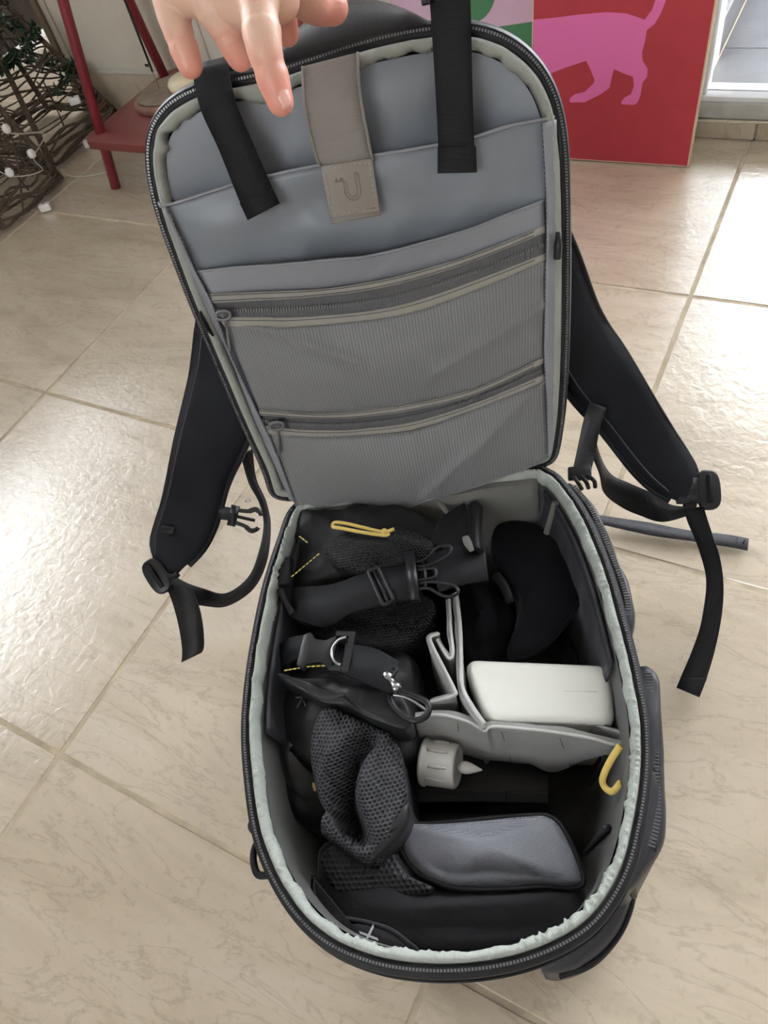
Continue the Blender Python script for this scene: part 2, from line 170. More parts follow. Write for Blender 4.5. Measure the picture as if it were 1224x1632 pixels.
# ------------------------------------------------------------------ materials
def principled(name, col, rough=.6, metal=0.0, spec=.5, **kw):
    m = bpy.data.materials.new(name); m.use_nodes = True
    b = m.node_tree.nodes['Principled BSDF']
    b.inputs['Base Color'].default_value = (*col, 1)
    b.inputs['Roughness'].default_value = rough
    b.inputs['Metallic'].default_value = metal
    b.inputs['Specular IOR Level'].default_value = spec
    for k, v in kw.items(): b.inputs[k.replace('_', ' ')].default_value = v
    return m, m.node_tree, b
def N(nt, t, **kw):
    n = nt.nodes.new(t)
    for k, v in kw.items(): setattr(n, k, v)
    return n
def val(n, **kw):
    for k, v in kw.items(): n.inputs[k].default_value = v
    return n
def ramp(nt, fac, stops):
    r = N(nt, 'ShaderNodeValToRGB')
    while len(r.color_ramp.elements) < len(stops): r.color_ramp.elements.new(.5)
    for e, (p, c) in zip(r.color_ramp.elements, stops):
        e.position = p; e.color = (*c, 1) if len(c) == 3 else c
    nt.links.new(fac, r.inputs['Fac'])
    return r.outputs['Color']
def bump(nt, b, h, strength=.3, dist=.001):
    bp = N(nt, 'ShaderNodeBump'); bp.inputs['Strength'].default_value = strength; bp.inputs['Distance'].default_value = dist
    nt.links.new(h, bp.inputs['Height']); nt.links.new(bp.outputs['Normal'], b.inputs['Normal'])
def fabric(name, col, rough=.75, scale=900, strength=.25, var=.25, sheen=.15, spec=.3):
    m, nt, b = principled(name, col, rough, spec=spec)
    b.inputs['Sheen Weight'].default_value = sheen
    tc = N(nt, 'ShaderNodeTexCoord')
    n = N(nt, 'ShaderNodeTexNoise'); val(n, Scale=scale, Detail=2.0); nt.links.new(tc.outputs['Object'], n.inputs['Vector'])
    n2 = N(nt, 'ShaderNodeTexNoise'); val(n2, Scale=30.0, Detail=3.0); nt.links.new(tc.outputs['Object'], n2.inputs['Vector'])
    c0 = tuple(c*(1-var) for c in col); c1 = tuple(min(1, c*(1+var)) for c in col)
    nt.links.new(ramp(nt, n2.outputs['Fac'], [(.3, c0), (.7, c1)]), b.inputs['Base Color'])
    bump(nt, b, n.outputs['Fac'], strength, .0006)
    return m
def ribbed(name, col, rough=.6, period=.002, strength=.6, axis=0, spec=.35, var=.18, cross=None):
    """woven band: ribs across the length, from the UV map in metres"""
    m, nt, b = principled(name, col, rough, spec=spec)
    uv = N(nt, 'ShaderNodeUVMap')
    w = N(nt, 'ShaderNodeTexWave', wave_type='BANDS', bands_direction='XYZ'[axis]); val(w, Scale=1.0/period/20*math.pi*2/ (2*math.pi/ 6.2832) )
    w.inputs['Scale'].default_value = .31416/period
    nt.links.new(uv.outputs['UV'], w.inputs['Vector'])
    c0 = tuple(c*(1-var*2) for c in col)
    nt.links.new(ramp(nt, w.outputs['Fac'], [(.2, c0), (.8, col)]), b.inputs['Base Color'])
    h = w.outputs['Fac']
    if cross:
        w2 = N(nt, 'ShaderNodeTexWave', wave_type='BANDS', bands_direction='XYZ'[1-axis]); w2.inputs['Scale'].default_value = .31416/cross
        nt.links.new(uv.outputs['UV'], w2.inputs['Vector'])
        mt = N(nt, 'ShaderNodeMath', operation='MULTIPLY'); nt.links.new(h, mt.inputs[0]); nt.links.new(w2.outputs['Fac'], mt.inputs[1]); h = mt.outputs[0]
    bump(nt, b, h, strength, .0006)
    return m
def netting(name, thread, hole, cell=.003, rough=.6, strength=.9, stretch=(1, 1, 1)):
    """knitted spacer mesh: small round holes in a thread ground"""
    m, nt, b = principled(name, thread, rough, spec=.3)
    uv = N(nt, 'ShaderNodeUVMap')
    mp = N(nt, 'ShaderNodeMapping'); mp.inputs['Scale'].default_value = (stretch[0]/cell, stretch[1]/cell, 1); nt.links.new(uv.outputs['UV'], mp.inputs['Vector'])
    # brick offset grid -> distance to the nearest hole
    sep = N(nt, 'ShaderNodeSeparateXYZ'); nt.links.new(mp.outputs['Vector'], sep.inputs['Vector'])
    def M2(op, a, c=None):
        n = N(nt, 'ShaderNodeMath', operation=op)
        for i, x in enumerate((a, c)):
            if x is None: continue
            if isinstance(x, (int, float)): n.inputs[i].default_value = x
            else: nt.links.new(x, n.inputs[i])
        return n.outputs[0]
    fy = M2('FLOOR', sep.outputs['Y'])
    half = M2('MULTIPLY', M2('MODULO', M2('ABSOLUTE', fy), 2.0), .5)
    fx = M2('SUBTRACT', M2('FRACT', M2('ADD', sep.outputs['X'], half)), .5)
    gy = M2('SUBTRACT', M2('FRACT', sep.outputs['Y']), .5)
    d = M2('SQRT', M2('ADD', M2('MULTIPLY', fx, fx), M2('MULTIPLY', gy, gy)))
    nt.links.new(ramp(nt, d, [(.26, hole), (.38, thread)]), b.inputs['Base Color'])
    h = N(nt, 'ShaderNodeMapRange'); h.inputs['From Min'].default_value = .2; h.inputs['From Max'].default_value = .48; nt.links.new(d, h.inputs['Value'])
    bump(nt, b, h.outputs['Result'], strength, .0012)
    return m
def wood(name, c0, c1, rough=.5, scale=(1, 12, 12)):
    m, nt, b = principled(name, c0, rough, spec=.25)
    tc = N(nt, 'ShaderNodeTexCoord'); mp = N(nt, 'ShaderNodeMapping'); mp.inputs['Scale'].default_value = scale
    nt.links.new(tc.outputs['Object'], mp.inputs['Vector'])
    n = N(nt, 'ShaderNodeTexNoise'); val(n, Scale=4.0, Detail=6.0, Distortion=.6); nt.links.new(mp.outputs['Vector'], n.inputs['Vector'])
    nt.links.new(ramp(nt, n.outputs['Fac'], [(.3, c0), (.7, c1)]), b.inputs['Base Color'])
    return m
def marble(name, base, dark, light, rough, bumps=.12, offset_random=True, scale=1.0, coat=0.0):
    m, nt, b = principled(name, base, rough, spec=.6)
    b.inputs['Coat Weight'].default_value = coat; b.inputs['Coat IOR'].default_value = 1.68; b.inputs['Coat Roughness'].default_value = .23
    tc = N(nt, 'ShaderNodeTexCoord'); oi = N(nt, 'ShaderNodeObjectInfo')
    cm = N(nt, 'ShaderNodeVectorMath', operation='SCALE'); cm.inputs['Scale'].default_value = 17.0 if offset_random else 0.0
    comb = N(nt, 'ShaderNodeCombineXYZ'); nt.links.new(oi.outputs['Random'], comb.inputs[0]); nt.links.new(oi.outputs['Random'], comb.inputs[1]); nt.links.new(oi.outputs['Random'], comb.inputs[2])
    nt.links.new(comb.outputs[0], cm.inputs[0])
    ad = N(nt, 'ShaderNodeVectorMath', operation='ADD'); nt.links.new(tc.outputs['Object'], ad.inputs[0]); nt.links.new(cm.outputs[0], ad.inputs[1])
    mp = N(nt, 'ShaderNodeMapping'); mp.inputs['Rotation'].default_value = (0, 0, -.12); mp.inputs['Scale'].default_value = (1.3*scale, 4.6*scale, 1.0)
    nt.links.new(ad.outputs[0], mp.inputs['Vector'])
    n1 = N(nt, 'ShaderNodeTexNoise'); val(n1, Scale=2.2, Detail=9.0, Roughness=.62, Distortion=1.1); nt.links.new(mp.outputs['Vector'], n1.inputs['Vector'])
    n2 = N(nt, 'ShaderNodeTexNoise'); val(n2, Scale=3.1, Detail=8.0, Roughness=.6, Distortion=1.7); nt.links.new(mp.outputs['Vector'], n2.inputs['Vector'])
    n3 = N(nt, 'ShaderNodeTexNoise'); val(n3, Scale=130.0, Detail=4.0); nt.links.new(ad.outputs[0], n3.inputs['Vector'])
    c1 = ramp(nt, n1.outputs['Fac'], [(.28, dark), (.5, base), (.72, light)])
    # thin veins where the second noise crosses its middle
    sub = N(nt, 'ShaderNodeMath', operation='SUBTRACT'); nt.links.new(n2.outputs['Fac'], sub.inputs[0]); sub.inputs[1].default_value = .5
    ab_ = N(nt, 'ShaderNodeMath', operation='ABSOLUTE'); nt.links.new(sub.outputs[0], ab_.inputs[0])
    v = ramp(nt, ab_.outputs[0], [(.0, (.72, .70, .67)), (.018, (1, 1, 1)), (1, (1, 1, 1))])
    mx = N(nt, 'ShaderNodeMixRGB', blend_type='MULTIPLY'); mx.inputs['Fac'].default_value = .55; nt.links.new(c1, mx.inputs[1]); nt.links.new(v, mx.inputs[2])
    sp = ramp(nt, n3.outputs['Fac'], [(.30, (.86, .85, .83)), (.42, (1, 1, 1)), (1, (1, 1, 1))])
    mx2 = N(nt, 'ShaderNodeMixRGB', blend_type='MULTIPLY'); mx2.inputs['Fac'].default_value = .6; nt.links.new(mx.outputs[0], mx2.inputs[1]); nt.links.new(sp, mx2.inputs[2])
    nt.links.new(mx2.outputs[0], b.inputs['Base Color'])
    n4 = N(nt, 'ShaderNodeTexNoise'); val(n4, Scale=75.0, Detail=3.0, Distortion=.8); nt.links.new(ad.outputs[0], n4.inputs['Vector'])
    bump(nt, b, n4.outputs['Fac'], bumps, .002)
    nt.links.new(b.inputs['Normal'].links[0].from_socket, b.inputs['Coat Normal'])
    rr = N(nt, 'ShaderNodeMapRange'); rr.inputs['To Min'].default_value = rough*.8; rr.inputs['To Max'].default_value = rough*1.3; nt.links.new(n1.outputs['Fac'], rr.inputs['Value'])
    nt.links.new(rr.outputs['Result'], b.inputs['Roughness'])
    return m

MT = {}
MT['tile'] = marble('floor_tile', (.54, .455, .345), (.44, .365, .27), (.61, .53, .425), .20, bumps=.22, coat=1.0)
MT['skirt_tile'] = marble('skirting_tile', (.48, .41, .31), (.40, .34, .25), (.56, .48, .38), .35)
MT['grout'] = fabric('grout', (.46, .39, .285), .9, 400, .4, .2, 0)
MT['wall'] = fabric('white_wall_paint', (.70, .66, .59), .6, 200, .05, .03, 0)
MT['roompaint'] = fabric('beige_room_paint', (.42, .40, .37), .7, 200, .05, .03, 0)
MT['panel'] = fabric('white_panel_paint', (.76, .70, .60), .45, 200, .04, .02, 0)
MT['alu'] = principled('white_aluminium', (.85, .86, .88), .35)[0]
MT['sill'] = fabric('sill_stone', (.52, .52, .50), .5, 250, .3, .12, 0)
MT['caulk'] = fabric('caulk', (.62, .57, .44), .8, 200, .8, .2, 0)
MT['deck'] = marble('balcony_tile', (.075, .075, .082), (.060, .060, .066), (.095, .095, .103), .4, offset_random=False, scale=1.6)
MT['outwall'] = fabric('balcony_wall', (.42, .45, .48), .8, 200, .1, .04, 0)
MT['darkwood'] = wood('dark_wood', (.022, .015, .011), (.042, .030, .023), .9, (10, 10, 1.2))
MT['jamb'] = wood('brown_jamb', (.20, .16, .11), (.30, .25, .18), .5, (10, 10, 1))
MT['red'] = principled('red_lacquer', (.22, .026, .040), .40)[0]
MT['shelf_red_sheen'] = principled('red_shelf_sheen_tone', (.20, .045, .042), .45)[0]  # leg red with the brownish sheen of the shelf top mixed into the colour
MT['nylon'] = fabric('black_nylon', (.0075, .0075, .009), .5, 1200, .3, .25, .02, .2)
MT['pouchnylon'] = fabric('satin_black_nylon', (.0105, .0105, .0125), .42, 1200, .3, .25, .03, .4)
MT['shell'] = fabric('coated_black_fabric', (.022, .023, .029), .42, 900, .25, .2, .0, .4)
MT['strap'] = fabric('strap_fabric', (.0085, .0092, .0125), .75, 1400, .2, .2, .02, .15)
MT['webbing'] = ribbed('black_webbing', (.011, .011, .0135), .45, .0011, .4, var=.1)
MT['webbing_soft'] = ribbed('soft_black_webbing', (.011, .0115, .014), .6, .0009, .3, var=.1, spec=.2)
MT['greyweb'] = ribbed('dark_grey_webbing', (.055, .055, .064), .5, .0012, .4, var=.1)
MT['plastic'] = principled('black_plastic', (.011, .011, .013), .38, spec=.35)[0]
MT['lining'] = fabric('grey_satin_lining', (.175, .19, .217), .40, 1500, .12, .05, .1, .45)
MT['lining_strip'] = fabric('grey_satin_strip', (.21, .213, .24), .36, 1500, .12, .05, .1, .5)
MT['binding'] = ribbed('grey_green_binding', (.29, .30, .27), .7, .0013, .35, var=.06, cross=.0011)
MT['rimbinding'] = ribbed('pale_rim_binding', (.37, .40, .365), .65, .0014, .45, var=.06, cross=.0011)
MT['cream'] = ribbed('beige_tape', (.32, .305, .27), .7, .0013, .4, var=.08)
MT['ziptape'] = ribbed('grey_zip_tape', (.13, .13, .135), .6, .0012, .5)
MT['zipblack'] = fabric('black_zip_tape', (.010, .010, .012), .55, 1200, .3, .2, .05)
MT['gaptape'] = fabric('olive_grey_gap_tape', (.085, .088, .080), .7, 1200, .3, .15, .1)
MT['tooth'] = principled('grey_zip_teeth', (.12, .12, .125), .4)[0]
MT['toothdark'] = principled('dark_zip_teeth', (.11, .11, .115), .25)[0]
MT['net'] = None
MT['elastic'] = ribbed('taupe_elastic', (.235, .215, .197), .6, .0012, .35, var=.05)
MT['leather'] = fabric('taupe_leather', (.215, .190, .165), .5, 500, .2, .08, 0)
MT['thread'] = principled('pale_thread', (.42, .39, .34), .7)[0]
MT['darkthread'] = principled('dark_thread', (.05, .05, .055), .7)[0]
MT['ythread'] = principled('yellow_thread', (.62, .52, .12), .7)[0]
MT['ycord'] = fabric('yellow_cord', (.60, .44, .12), .7, 1500, .5, .1, .1)
MT['inner'] = fabric('grey_green_inner_lining', (.062, .065, .060), .8, 1300, .35, .15, .15)
MT['innerpad'] = fabric('grey_padded_panel', (.13, .128, .118), .8, 900, .3, .12, .2)
MT['innerpocket'] = fabric('black_satin_pocket', (.016, .017, .022), .45, 1300, .15, .2, .1)
MT['divider'] = fabric('grey_divider', (.245, .242, .235), .75, 700, .35, .12, .25)
MT['divedge'] = fabric('pale_divider_edge', (.46, .455, .445), .7, 1200, .3, .1, .2)
MT['white'] = principled('white_plastic', (.63, .63, .58), .32)[0]
MT['clear'] = principled('frosted_plastic', (.68, .66, .62), .18, Transmission_Weight=.35)[0]
MT['dark'] = principled('black_box_plastic', (.010, .010, .012), .4)[0]
MT['darkgrey'] = principled('dark_grey_plastic', (.10, .10, .105), .4)[0]
MT['spacer'] = netting('black_spacer_mesh', (.045, .045, .051), (.002, .002, .0025), .0031)
MT['spacer_fine'] = netting('fine_black_mesh', (.015, .015, .017), (.002, .002, .0025), .0028)
MT['pouchgrey'] = netting('silver_leather', (.175, .18, .205), (.11, .115, .135), .0012, .33, .4)
MT['felt'] = fabric('black_felt', (.008, .008, .010), .85, 700, .4, .3, .15)
MT['hexfab'] = netting('hex_texture_fabric', (.022, .022, .026), (.010, .010, .012), .004, .5, .5)
MT['capfab'] = fabric('black_cotton', (.005, .005, .007), .9, 1200, .2, .2, .02, .1)
MT['metal'] = principled('grey_metal', (.42, .42, .43), .3, 1.0)[0]
MT['lettering'] = principled('grey_lettering', (.30, .30, .31), .5)[0]
MT['artred'] = fabric('red_print', (.46, .045, .062), .55, 60, .02, .05, 0)
MT['artpink'] = principled('pink_print', (.78, .16, .42), .55)[0]
MT['artlilac'] = principled('lilac_print', (.60, .40, .52), .55)[0]
MT['artgreen'] = principled('green_print', (.06, .20, .09), .55)[0]
MT['artwood'] = wood('pale_wood_edge', (.62, .48, .33), (.72, .58, .42), .5, (2, 2, 8))
MT['twig'] = wood('twig', (.065, .048, .035), (.14, .108, .08), .8, (30, 30, 30))
MT['leafgreen'] = fabric('dark_green_leaf', (.05, .10, .055), .5, 200, .2, .3, 0)
MT['bulb'] = principled('white_bulb', (.75, .73, .70), .3)[0]
MT['wire'] = principled('pale_wire', (.45, .42, .36), .5)[0]
MT['stone'] = fabric('grey_stone', (.25, .20, .155), .7, 150, .6, .25, 0)
MT['stonered'] = fabric('pinkish_stone', (.30, .17, .13), .6, 150, .5, .2, 0)
MT['wax'] = principled('cream_wax', (.72, .64, .46), .4, Subsurface_Weight=.2)[0]
MT['incense'] = principled('black_incense', (.012, .012, .012), .8)[0]
MT['ash'] = principled('bamboo_stick', (.35, .27, .18), .7)[0]
m, nt, b = principled('skin', (.66, .40, .30), .42, Subsurface_Weight=.12)
b.inputs['Subsurface Radius'].default_value = (.008, .003, .0015)
tc = N(nt, 'ShaderNodeTexCoord'); nz = N(nt, 'ShaderNodeTexNoise'); val(nz, Scale=28.0, Detail=3.0); nt.links.new(tc.outputs['Object'], nz.inputs['Vector'])
sx_ = N(nt, 'ShaderNodeSeparateXYZ'); nt.links.new(tc.outputs['Object'], sx_.inputs[0])
mr_ = N(nt, 'ShaderNodeMapRange'); mr_.inputs['From Min'].default_value = -.062; mr_.inputs['From Max'].default_value = -.038; nt.links.new(sx_.outputs['Z'], mr_.inputs['Value'])
mxs = N(nt, 'ShaderNodeMixRGB'); nt.links.new(mr_.outputs[0], mxs.inputs[0]); mxs.inputs[1].default_value = (.66, .27, .21, 1)
nt.links.new(ramp(nt, nz.outputs['Fac'], [(.35, (.60, .36, .27)), (.65, (.64, .42, .32))]), mxs.inputs[2]); nt.links.new(mxs.outputs[0], b.inputs['Base Color'])
nz2 = N(nt, 'ShaderNodeTexNoise'); val(nz2, Scale=420.0, Detail=4.0); nt.links.new(tc.outputs['Object'], nz2.inputs['Vector']); bump(nt, b, nz2.outputs['Fac'], .3, .0009)
MT['skin'] = m
MT['nail'] = principled('nail', (.74, .42, .35), .25)[0]
# clear window pane: thin glass
m = bpy.data.materials.new('pane_glass'); m.use_nodes = True; nt = m.node_tree; nt.nodes.clear()
o_ = N(nt, 'ShaderNodeOutputMaterial'); mx = N(nt, 'ShaderNodeMixShader'); tr = N(nt, 'ShaderNodeBsdfTransparent'); gl = N(nt, 'ShaderNodeBsdfGlossy'); fr = N(nt, 'ShaderNodeFresnel')
gl.inputs['Roughness'].default_value = .02; fr.inputs['IOR'].default_value = 1.45
nt.links.new(fr.outputs[0], mx.inputs[0]); nt.links.new(tr.outputs[0], mx.inputs[1]); nt.links.new(gl.outputs[0], mx.inputs[2]); nt.links.new(mx.outputs[0], o_.inputs[0])
MT['glass'] = m
# pocket netting of the lid: grey knit with fine vertical columns of pores
m, nt, b = principled('grey_pocket_net', (.15, .15, .152), .5, spec=.4)
b.inputs['Sheen Weight'].default_value = .3
uv = N(nt, 'ShaderNodeUVMap')
w1 = N(nt, 'ShaderNodeTexWave', wave_type='BANDS', bands_direction='X'); w1.inputs['Scale'].default_value = .31416/.0026; w1.inputs['Distortion'].default_value = .0
w2 = N(nt, 'ShaderNodeTexWave', wave_type='BANDS', bands_direction='Y'); w2.inputs['Scale'].default_value = .31416/.0013
nt.links.new(uv.outputs['UV'], w1.inputs['Vector']); nt.links.new(uv.outputs['UV'], w2.inputs['Vector'])
mm = N(nt, 'ShaderNodeMath', operation='MULTIPLY'); nt.links.new(w1.outputs['Fac'], mm.inputs[0]); nt.links.new(w2.outputs['Fac'], mm.inputs[1])
nt.links.new(ramp(nt, mm.outputs[0], [(.0, (.175, .177, .180)), (.45, (.148, .150, .153)), (.85, (.075, .075, .078))]), b.inputs['Base Color'])
bump(nt, b, w1.outputs['Fac'], .35, .0006)
MT['net'] = m

# ------------------------------------------------------------------ object helpers
def thing(name, label, cat, loc=(0, 0, 0), group=None):
    o = bpy.data.objects.new(name, None); COL.objects.link(o); o.empty_display_size = .05
    o.location = loc; o['label'] = label; o['category'] = cat
    if group: o['group'] = group
    return o
def wpos(o):
    v = Vector(o.location)
    p = o.parent
    while p is not None: v += Vector(p.location); p = p.parent
    return v
def mesh_obj(name, verts, faces, mat, parent=None, label=None, smooth=True, uvs=None, loc=None, kind=None, flat_from=None):
    """one mesh object; verts in world metres, stored relative to the parent's origin (or to loc)"""
    base = np.array(wpos(parent)) if parent is not None else np.array(loc if loc is not None else (0, 0, 0), float)
    V = np.asarray(verts, float) - base
    me = bpy.data.meshes.new(name)
    me.from_pydata([tuple(v) for v in V], [], [tuple(int(i) for i in f) for f in faces])
    if smooth:
        sm = [True]*len(me.polygons)
        if flat_from is not None:
            for i in range(flat_from, len(sm)): sm[i] = False
        me.polygons.foreach_set('use_smooth', sm)
    if uvs is not None:
        ul = me.uv_layers.new(name='UVMap')
        li = np.zeros(len(me.loops), dtype=np.int32); me.loops.foreach_get('vertex_index', li)
        ul.data.foreach_set('uv', np.asarray(uvs, float)[li].ravel())
    me.materials.append(mat if not isinstance(mat, str) else MT[mat])
    me.validate(); me.update()
    o = bpy.data.objects.new(name, me); COL.objects.link(o)
    if parent is not None: o.parent = parent
    elif loc is not None: o.location = loc
    if label: o['label'] = label
    if kind: o['kind'] = kind
    return o
def fix_normals(o):
    bm = bmesh.new(); bm.from_mesh(o.data); bmesh.ops.recalc_face_normals(bm, faces=bm.faces); bm.to_mesh(o.data); bm.free()
    return o
def bevel(o, w, seg=2, angle=35):
    md = o.modifiers.new('bevel', 'BEVEL'); md.width = w; md.segments = seg; md.limit_method = 'ANGLE'; md.angle_limit = math.radians(angle)
    return o
def resample(pts, n, closed=False):
    """Catmull-Rom through the points, then n points equally spaced along it"""
    P = np.asarray(pts, float)
    if len(P) == 2 and not closed:
        return np.array([P[0]+(P[1]-P[0])*t for t in np.linspace(0, 1, n)])
    if closed: Q = np.vstack([P[-1], P, P[0], P[1]])
    else: Q = np.vstack([2*P[0]-P[1], P, 2*P[-1]-P[-2]])
    out = []
    m_ = len(Q)-3
    for i in range(m_):
        p0, p1, p2, p3 = Q[i:i+4]
        for t in np.linspace(0, 1, 12, endpoint=False):
            out.append(.5*((2*p1)+(-p0+p2)*t+(2*p0-5*p1+4*p2-p3)*t*t+(-p0+3*p1-3*p2+p3)*t**3))
    out.append(Q[-2])
    out = np.array(out)
    d = np.r_[0, np.cumsum(np.linalg.norm(np.diff(out, axis=0), axis=1))]
    s = np.linspace(0, d[-1], n+1)[:-1] if closed else np.linspace(0, d[-1], n)
    return np.array([np.interp(s, d, out[:, k]) for k in range(out.shape[1])]).T
def polyline(pts, n):
    P = np.asarray(pts, float); d = np.r_[0, np.cumsum(np.linalg.norm(np.diff(P, axis=0), axis=1))]
    s = np.linspace(0, d[-1], n)
    return np.array([np.interp(s, d, P[:, k]) for k in range(P.shape[1])]).T
def offset2(P, d):
    """closed 2-d outline moved outwards by d (negative: inwards)"""
    P = np.asarray(P, float)
    t = np.roll(P, -1, 0)-np.roll(P, 1, 0); t /= np.linalg.norm(t, axis=1)[:, None]+1e-12
    area = .5*np.sum(P[:, 0]*np.roll(P[:, 1], -1)-np.roll(P[:, 0], -1)*P[:, 1])
    nrm = np.c_[t[:, 1], -t[:, 0]]*(1 if area > 0 else -1)
    return P+nrm*(d if np.isscalar(d) else np.asarray(d)[:, None])
def unit(v): v = np.asarray(v, float); return v/(np.linalg.norm(v)+1e-12)

def smooth_closed(P, it):
    for _ in range(it): P = .5*P+.25*(np.roll(P, 1, 0)+np.roll(P, -1, 0))
    return P
def sheet(name, rows, thick, mat, parent=None, label=None, loc=None, flip=False, uvscale=1.0, kind=None):
    """cloth-like slab through a grid of points; rows: (m, n, 3)"""
    R = np.asarray(rows, float); m_, n_ = R.shape[:2]
    du = np.gradient(R, axis=1); dv = np.gradient(R, axis=0)
    nr = np.cross(du, dv); nr /= np.linalg.norm(nr, axis=2)[..., None]+1e-12
    if flip: nr = -nr
    B = R-nr*thick
    V = np.vstack([R.reshape(-1, 3), B.reshape(-1, 3)])
    F = []
    q = m_*n_
    def wind(f): return f if not flip else f[::-1]
    for i in range(m_-1):
        for j in range(n_-1):
            a = i*n_+j
            F.append(wind((a, a+1, a+n_+1, a+n_)))
            F.append(wind((q+a, q+a+n_, q+a+n_+1, q+a+1)))
    nf = len(F)
    for j in range(n_-1):
        a = j; F.append(wind((a, q+a, q+a+1, a+1)))
        a = (m_-1)*n_+j; F.append(wind((a, a+1, q+a+1, q+a)))
    for i in range(m_-1):
        a = i*n_; F.append(wind((a, a+n_, q+a+n_, q+a)))
        a = i*n_+n_-1; F.append(wind((a, q+a, q+a+n_, a+n_)))
    cu_ = np.r_[0, np.cumsum(np.linalg.norm(np.diff(R[m_//2], axis=0), axis=1))]
    cv_ = np.r_[0, np.cumsum(np.linalg.norm(np.diff(R[:, n_//2], axis=0), axis=1))]
    uu = np.tile(cu_, (m_, 1)); vv = np.tile(cv_[:, None], (1, n_))
    uv1 = np.stack([uu, vv], 2).reshape(-1, 2)*uvscale
    return mesh_obj(name, V, F, mat, parent, label, True, np.vstack([uv1, uv1]), loc, kind, nf)
def ribbon(name, A, B, thick, mat, parent=None, n=40, across=3, crown=0.0, label=None, loc=None, flip=False, kind=None):
    A = resample(A, n); B = resample(B, n)
    rows = []
    for t in np.linspace(0, 1, across):
        r = A*(1-t)+B*t
        if crown:
            tg = np.gradient(r, axis=0); nn = np.cross(tg, B-A); nn /= np.linalg.norm(nn, axis=1)[:, None]+1e-12
            r = r+nn*crown*(1-(2*t-1)**2)*(-1 if flip else 1)
        rows.append(r)
    return sheet(name, rows, thick, mat, parent, label, loc, flip, kind=kind)
def loft(name, rings, mat, parent=None, label=None, cap0=False, cap1=False, loc=None, uv=True, kind=None, smooth=True):
    """closed rings of equal length joined into a skin"""
    R = np.asarray(rings, float); m_, n_ = R.shape[:2]
    V = R.reshape(-1, 3); F = []
    for i in range(m_-1):
        for j in range(n_):
            a, b_ = i*n_+j, i*n_+(j+1) % n_
            F.append((a, b_, b_+n_, a+n_))
    V = list(V)
    uvs = None
    if uv:
        per = np.r_[0, np.cumsum(np.linalg.norm(np.diff(R[0], axis=0), axis=1))]
        up_ = np.r_[0, np.cumsum(np.linalg.norm(np.diff(R[:, 0], axis=0), axis=1))]
        uvs = [(per[j], up_[i]) for i in range(m_) for j in range(n_)]
    for flag, i in ((cap0, 0), (cap1, m_-1)):
        if flag:
            V.append(R[i].mean(0)); c = len(V)-1
            if uvs is not None: uvs.append((0, 0))
            for j in range(n_): F.append((c, i*n_+(j+1) % n_, i*n_+j) if flag and i == 0 else (c, i*n_+j, i*n_+(j+1) % n_))
    o = mesh_obj(name, V, F, mat, parent, label, smooth, uvs, loc, kind)
    return fix_normals(o)
def frames(P, closed=False):
    P = np.asarray(P, float)
    T = (np.roll(P, -1, 0)-np.roll(P, 1, 0)) if closed else np.gradient(P, axis=0)
    T /= np.linalg.norm(T, axis=1)[:, None]+1e-12
    ref = np.array([0, 0, 1.0]) if abs(T[0][2]) < .9 else np.array([1.0, 0, 0])
    u = unit(np.cross(ref, T[0])); U = []
    for t in T:
        u = unit(u-t*(u@t)); U.append(u)
    U = np.array(U); return T, U, np.cross(T, U)
def tube_data(P, r, n=8, closed=False, flat=1.0):
    P = np.asarray(P, float); T, U, W = frames(P, closed)
    rr = np.full(len(P), r) if np.isscalar(r) else np.asarray(r)
    V = []; F = []
    for p, u, w, q in zip(P, U, W, rr):
        for k in range(n):
            a = 2*math.pi*k/n; V.append(p+u*math.cos(a)*q+w*math.sin(a)*q*flat)
    m_ = len(P)
    for i in range(m_ if closed else m_-1):
        for k in range(n):
            a, b_ = i*n+k, i*n+(k+1) % n; c, d = ((i+1) % m_)*n+k, ((i+1) % m_)*n+(k+1) % n
            F.append((a, b_, d, c))
    if not closed:
        F.append(tuple(range(n))[::-1]); F.append(tuple((m_-1)*n+k for k in range(n)))
    return V, F
def tube(name, pts, r, mat, parent=None, n=8, closed=False, seg=None, label=None, loc=None, kind=None, flat=1.0):
    P = resample(pts, seg or max(8, 6*len(pts)), closed) if len(pts) > 2 or closed else polyline(pts, 2)
    if not np.isscalar(r): r = np.interp(np.linspace(0, 1, len(P)), np.linspace(0, 1, len(r)), r)
    V, F = tube_data(P, r, n, closed, flat)
    return mesh_obj(name, V, F, mat, parent, label, True, None, loc, kind)
def join_data(items):
    V = []; F = []
    for v, f in items:
        k = len(V); V += [tuple(x) for x in v]; F += [tuple(i+k for i in g) for g in f]
    return V, F
def box_data(c, ax, ay, az, sx, sy, sz):
    c = np.asarray(c, float); V = []
    for dx in (-.5, .5):
        for dy in (-.5, .5):
            for dz in (-.5, .5): V.append(c+np.asarray(ax)*dx*sx+np.asarray(ay)*dy*sy+np.asarray(az)*dz*sz)
    F = [(0, 1, 3, 2), (4, 6, 7, 5), (0, 4, 5, 1), (2, 3, 7, 6), (0, 2, 6, 4), (1, 5, 7, 3)]
    return V, F
def box(name, c, size, mat, parent=None, axes=None, bev=0.0, label=None, loc=None, kind=None, seg=2):
    ax = axes if axes is not None else (np.array([1., 0, 0]), np.array([0, 1., 0]), EZ)
    V, F = box_data(c, *ax, *size)
    o = fix_normals(mesh_obj(name, V, F, mat, parent, label, bev > 0, None, loc, kind))
    if bev: bevel(o, bev, seg)
    return o
ROOM_AX = (E1, E2, EZ)
def rbox(name, a0, a1, b0, b1, z0, z1, mat, parent=None, bev=0.0, **kw):
    c = RM((a0+a1)/2, (b0+b1)/2, (z0+z1)/2)
    return box(name, c, (a1-a0, b1-b0, z1-z0), mat, parent, ROOM_AX, bev, **kw)
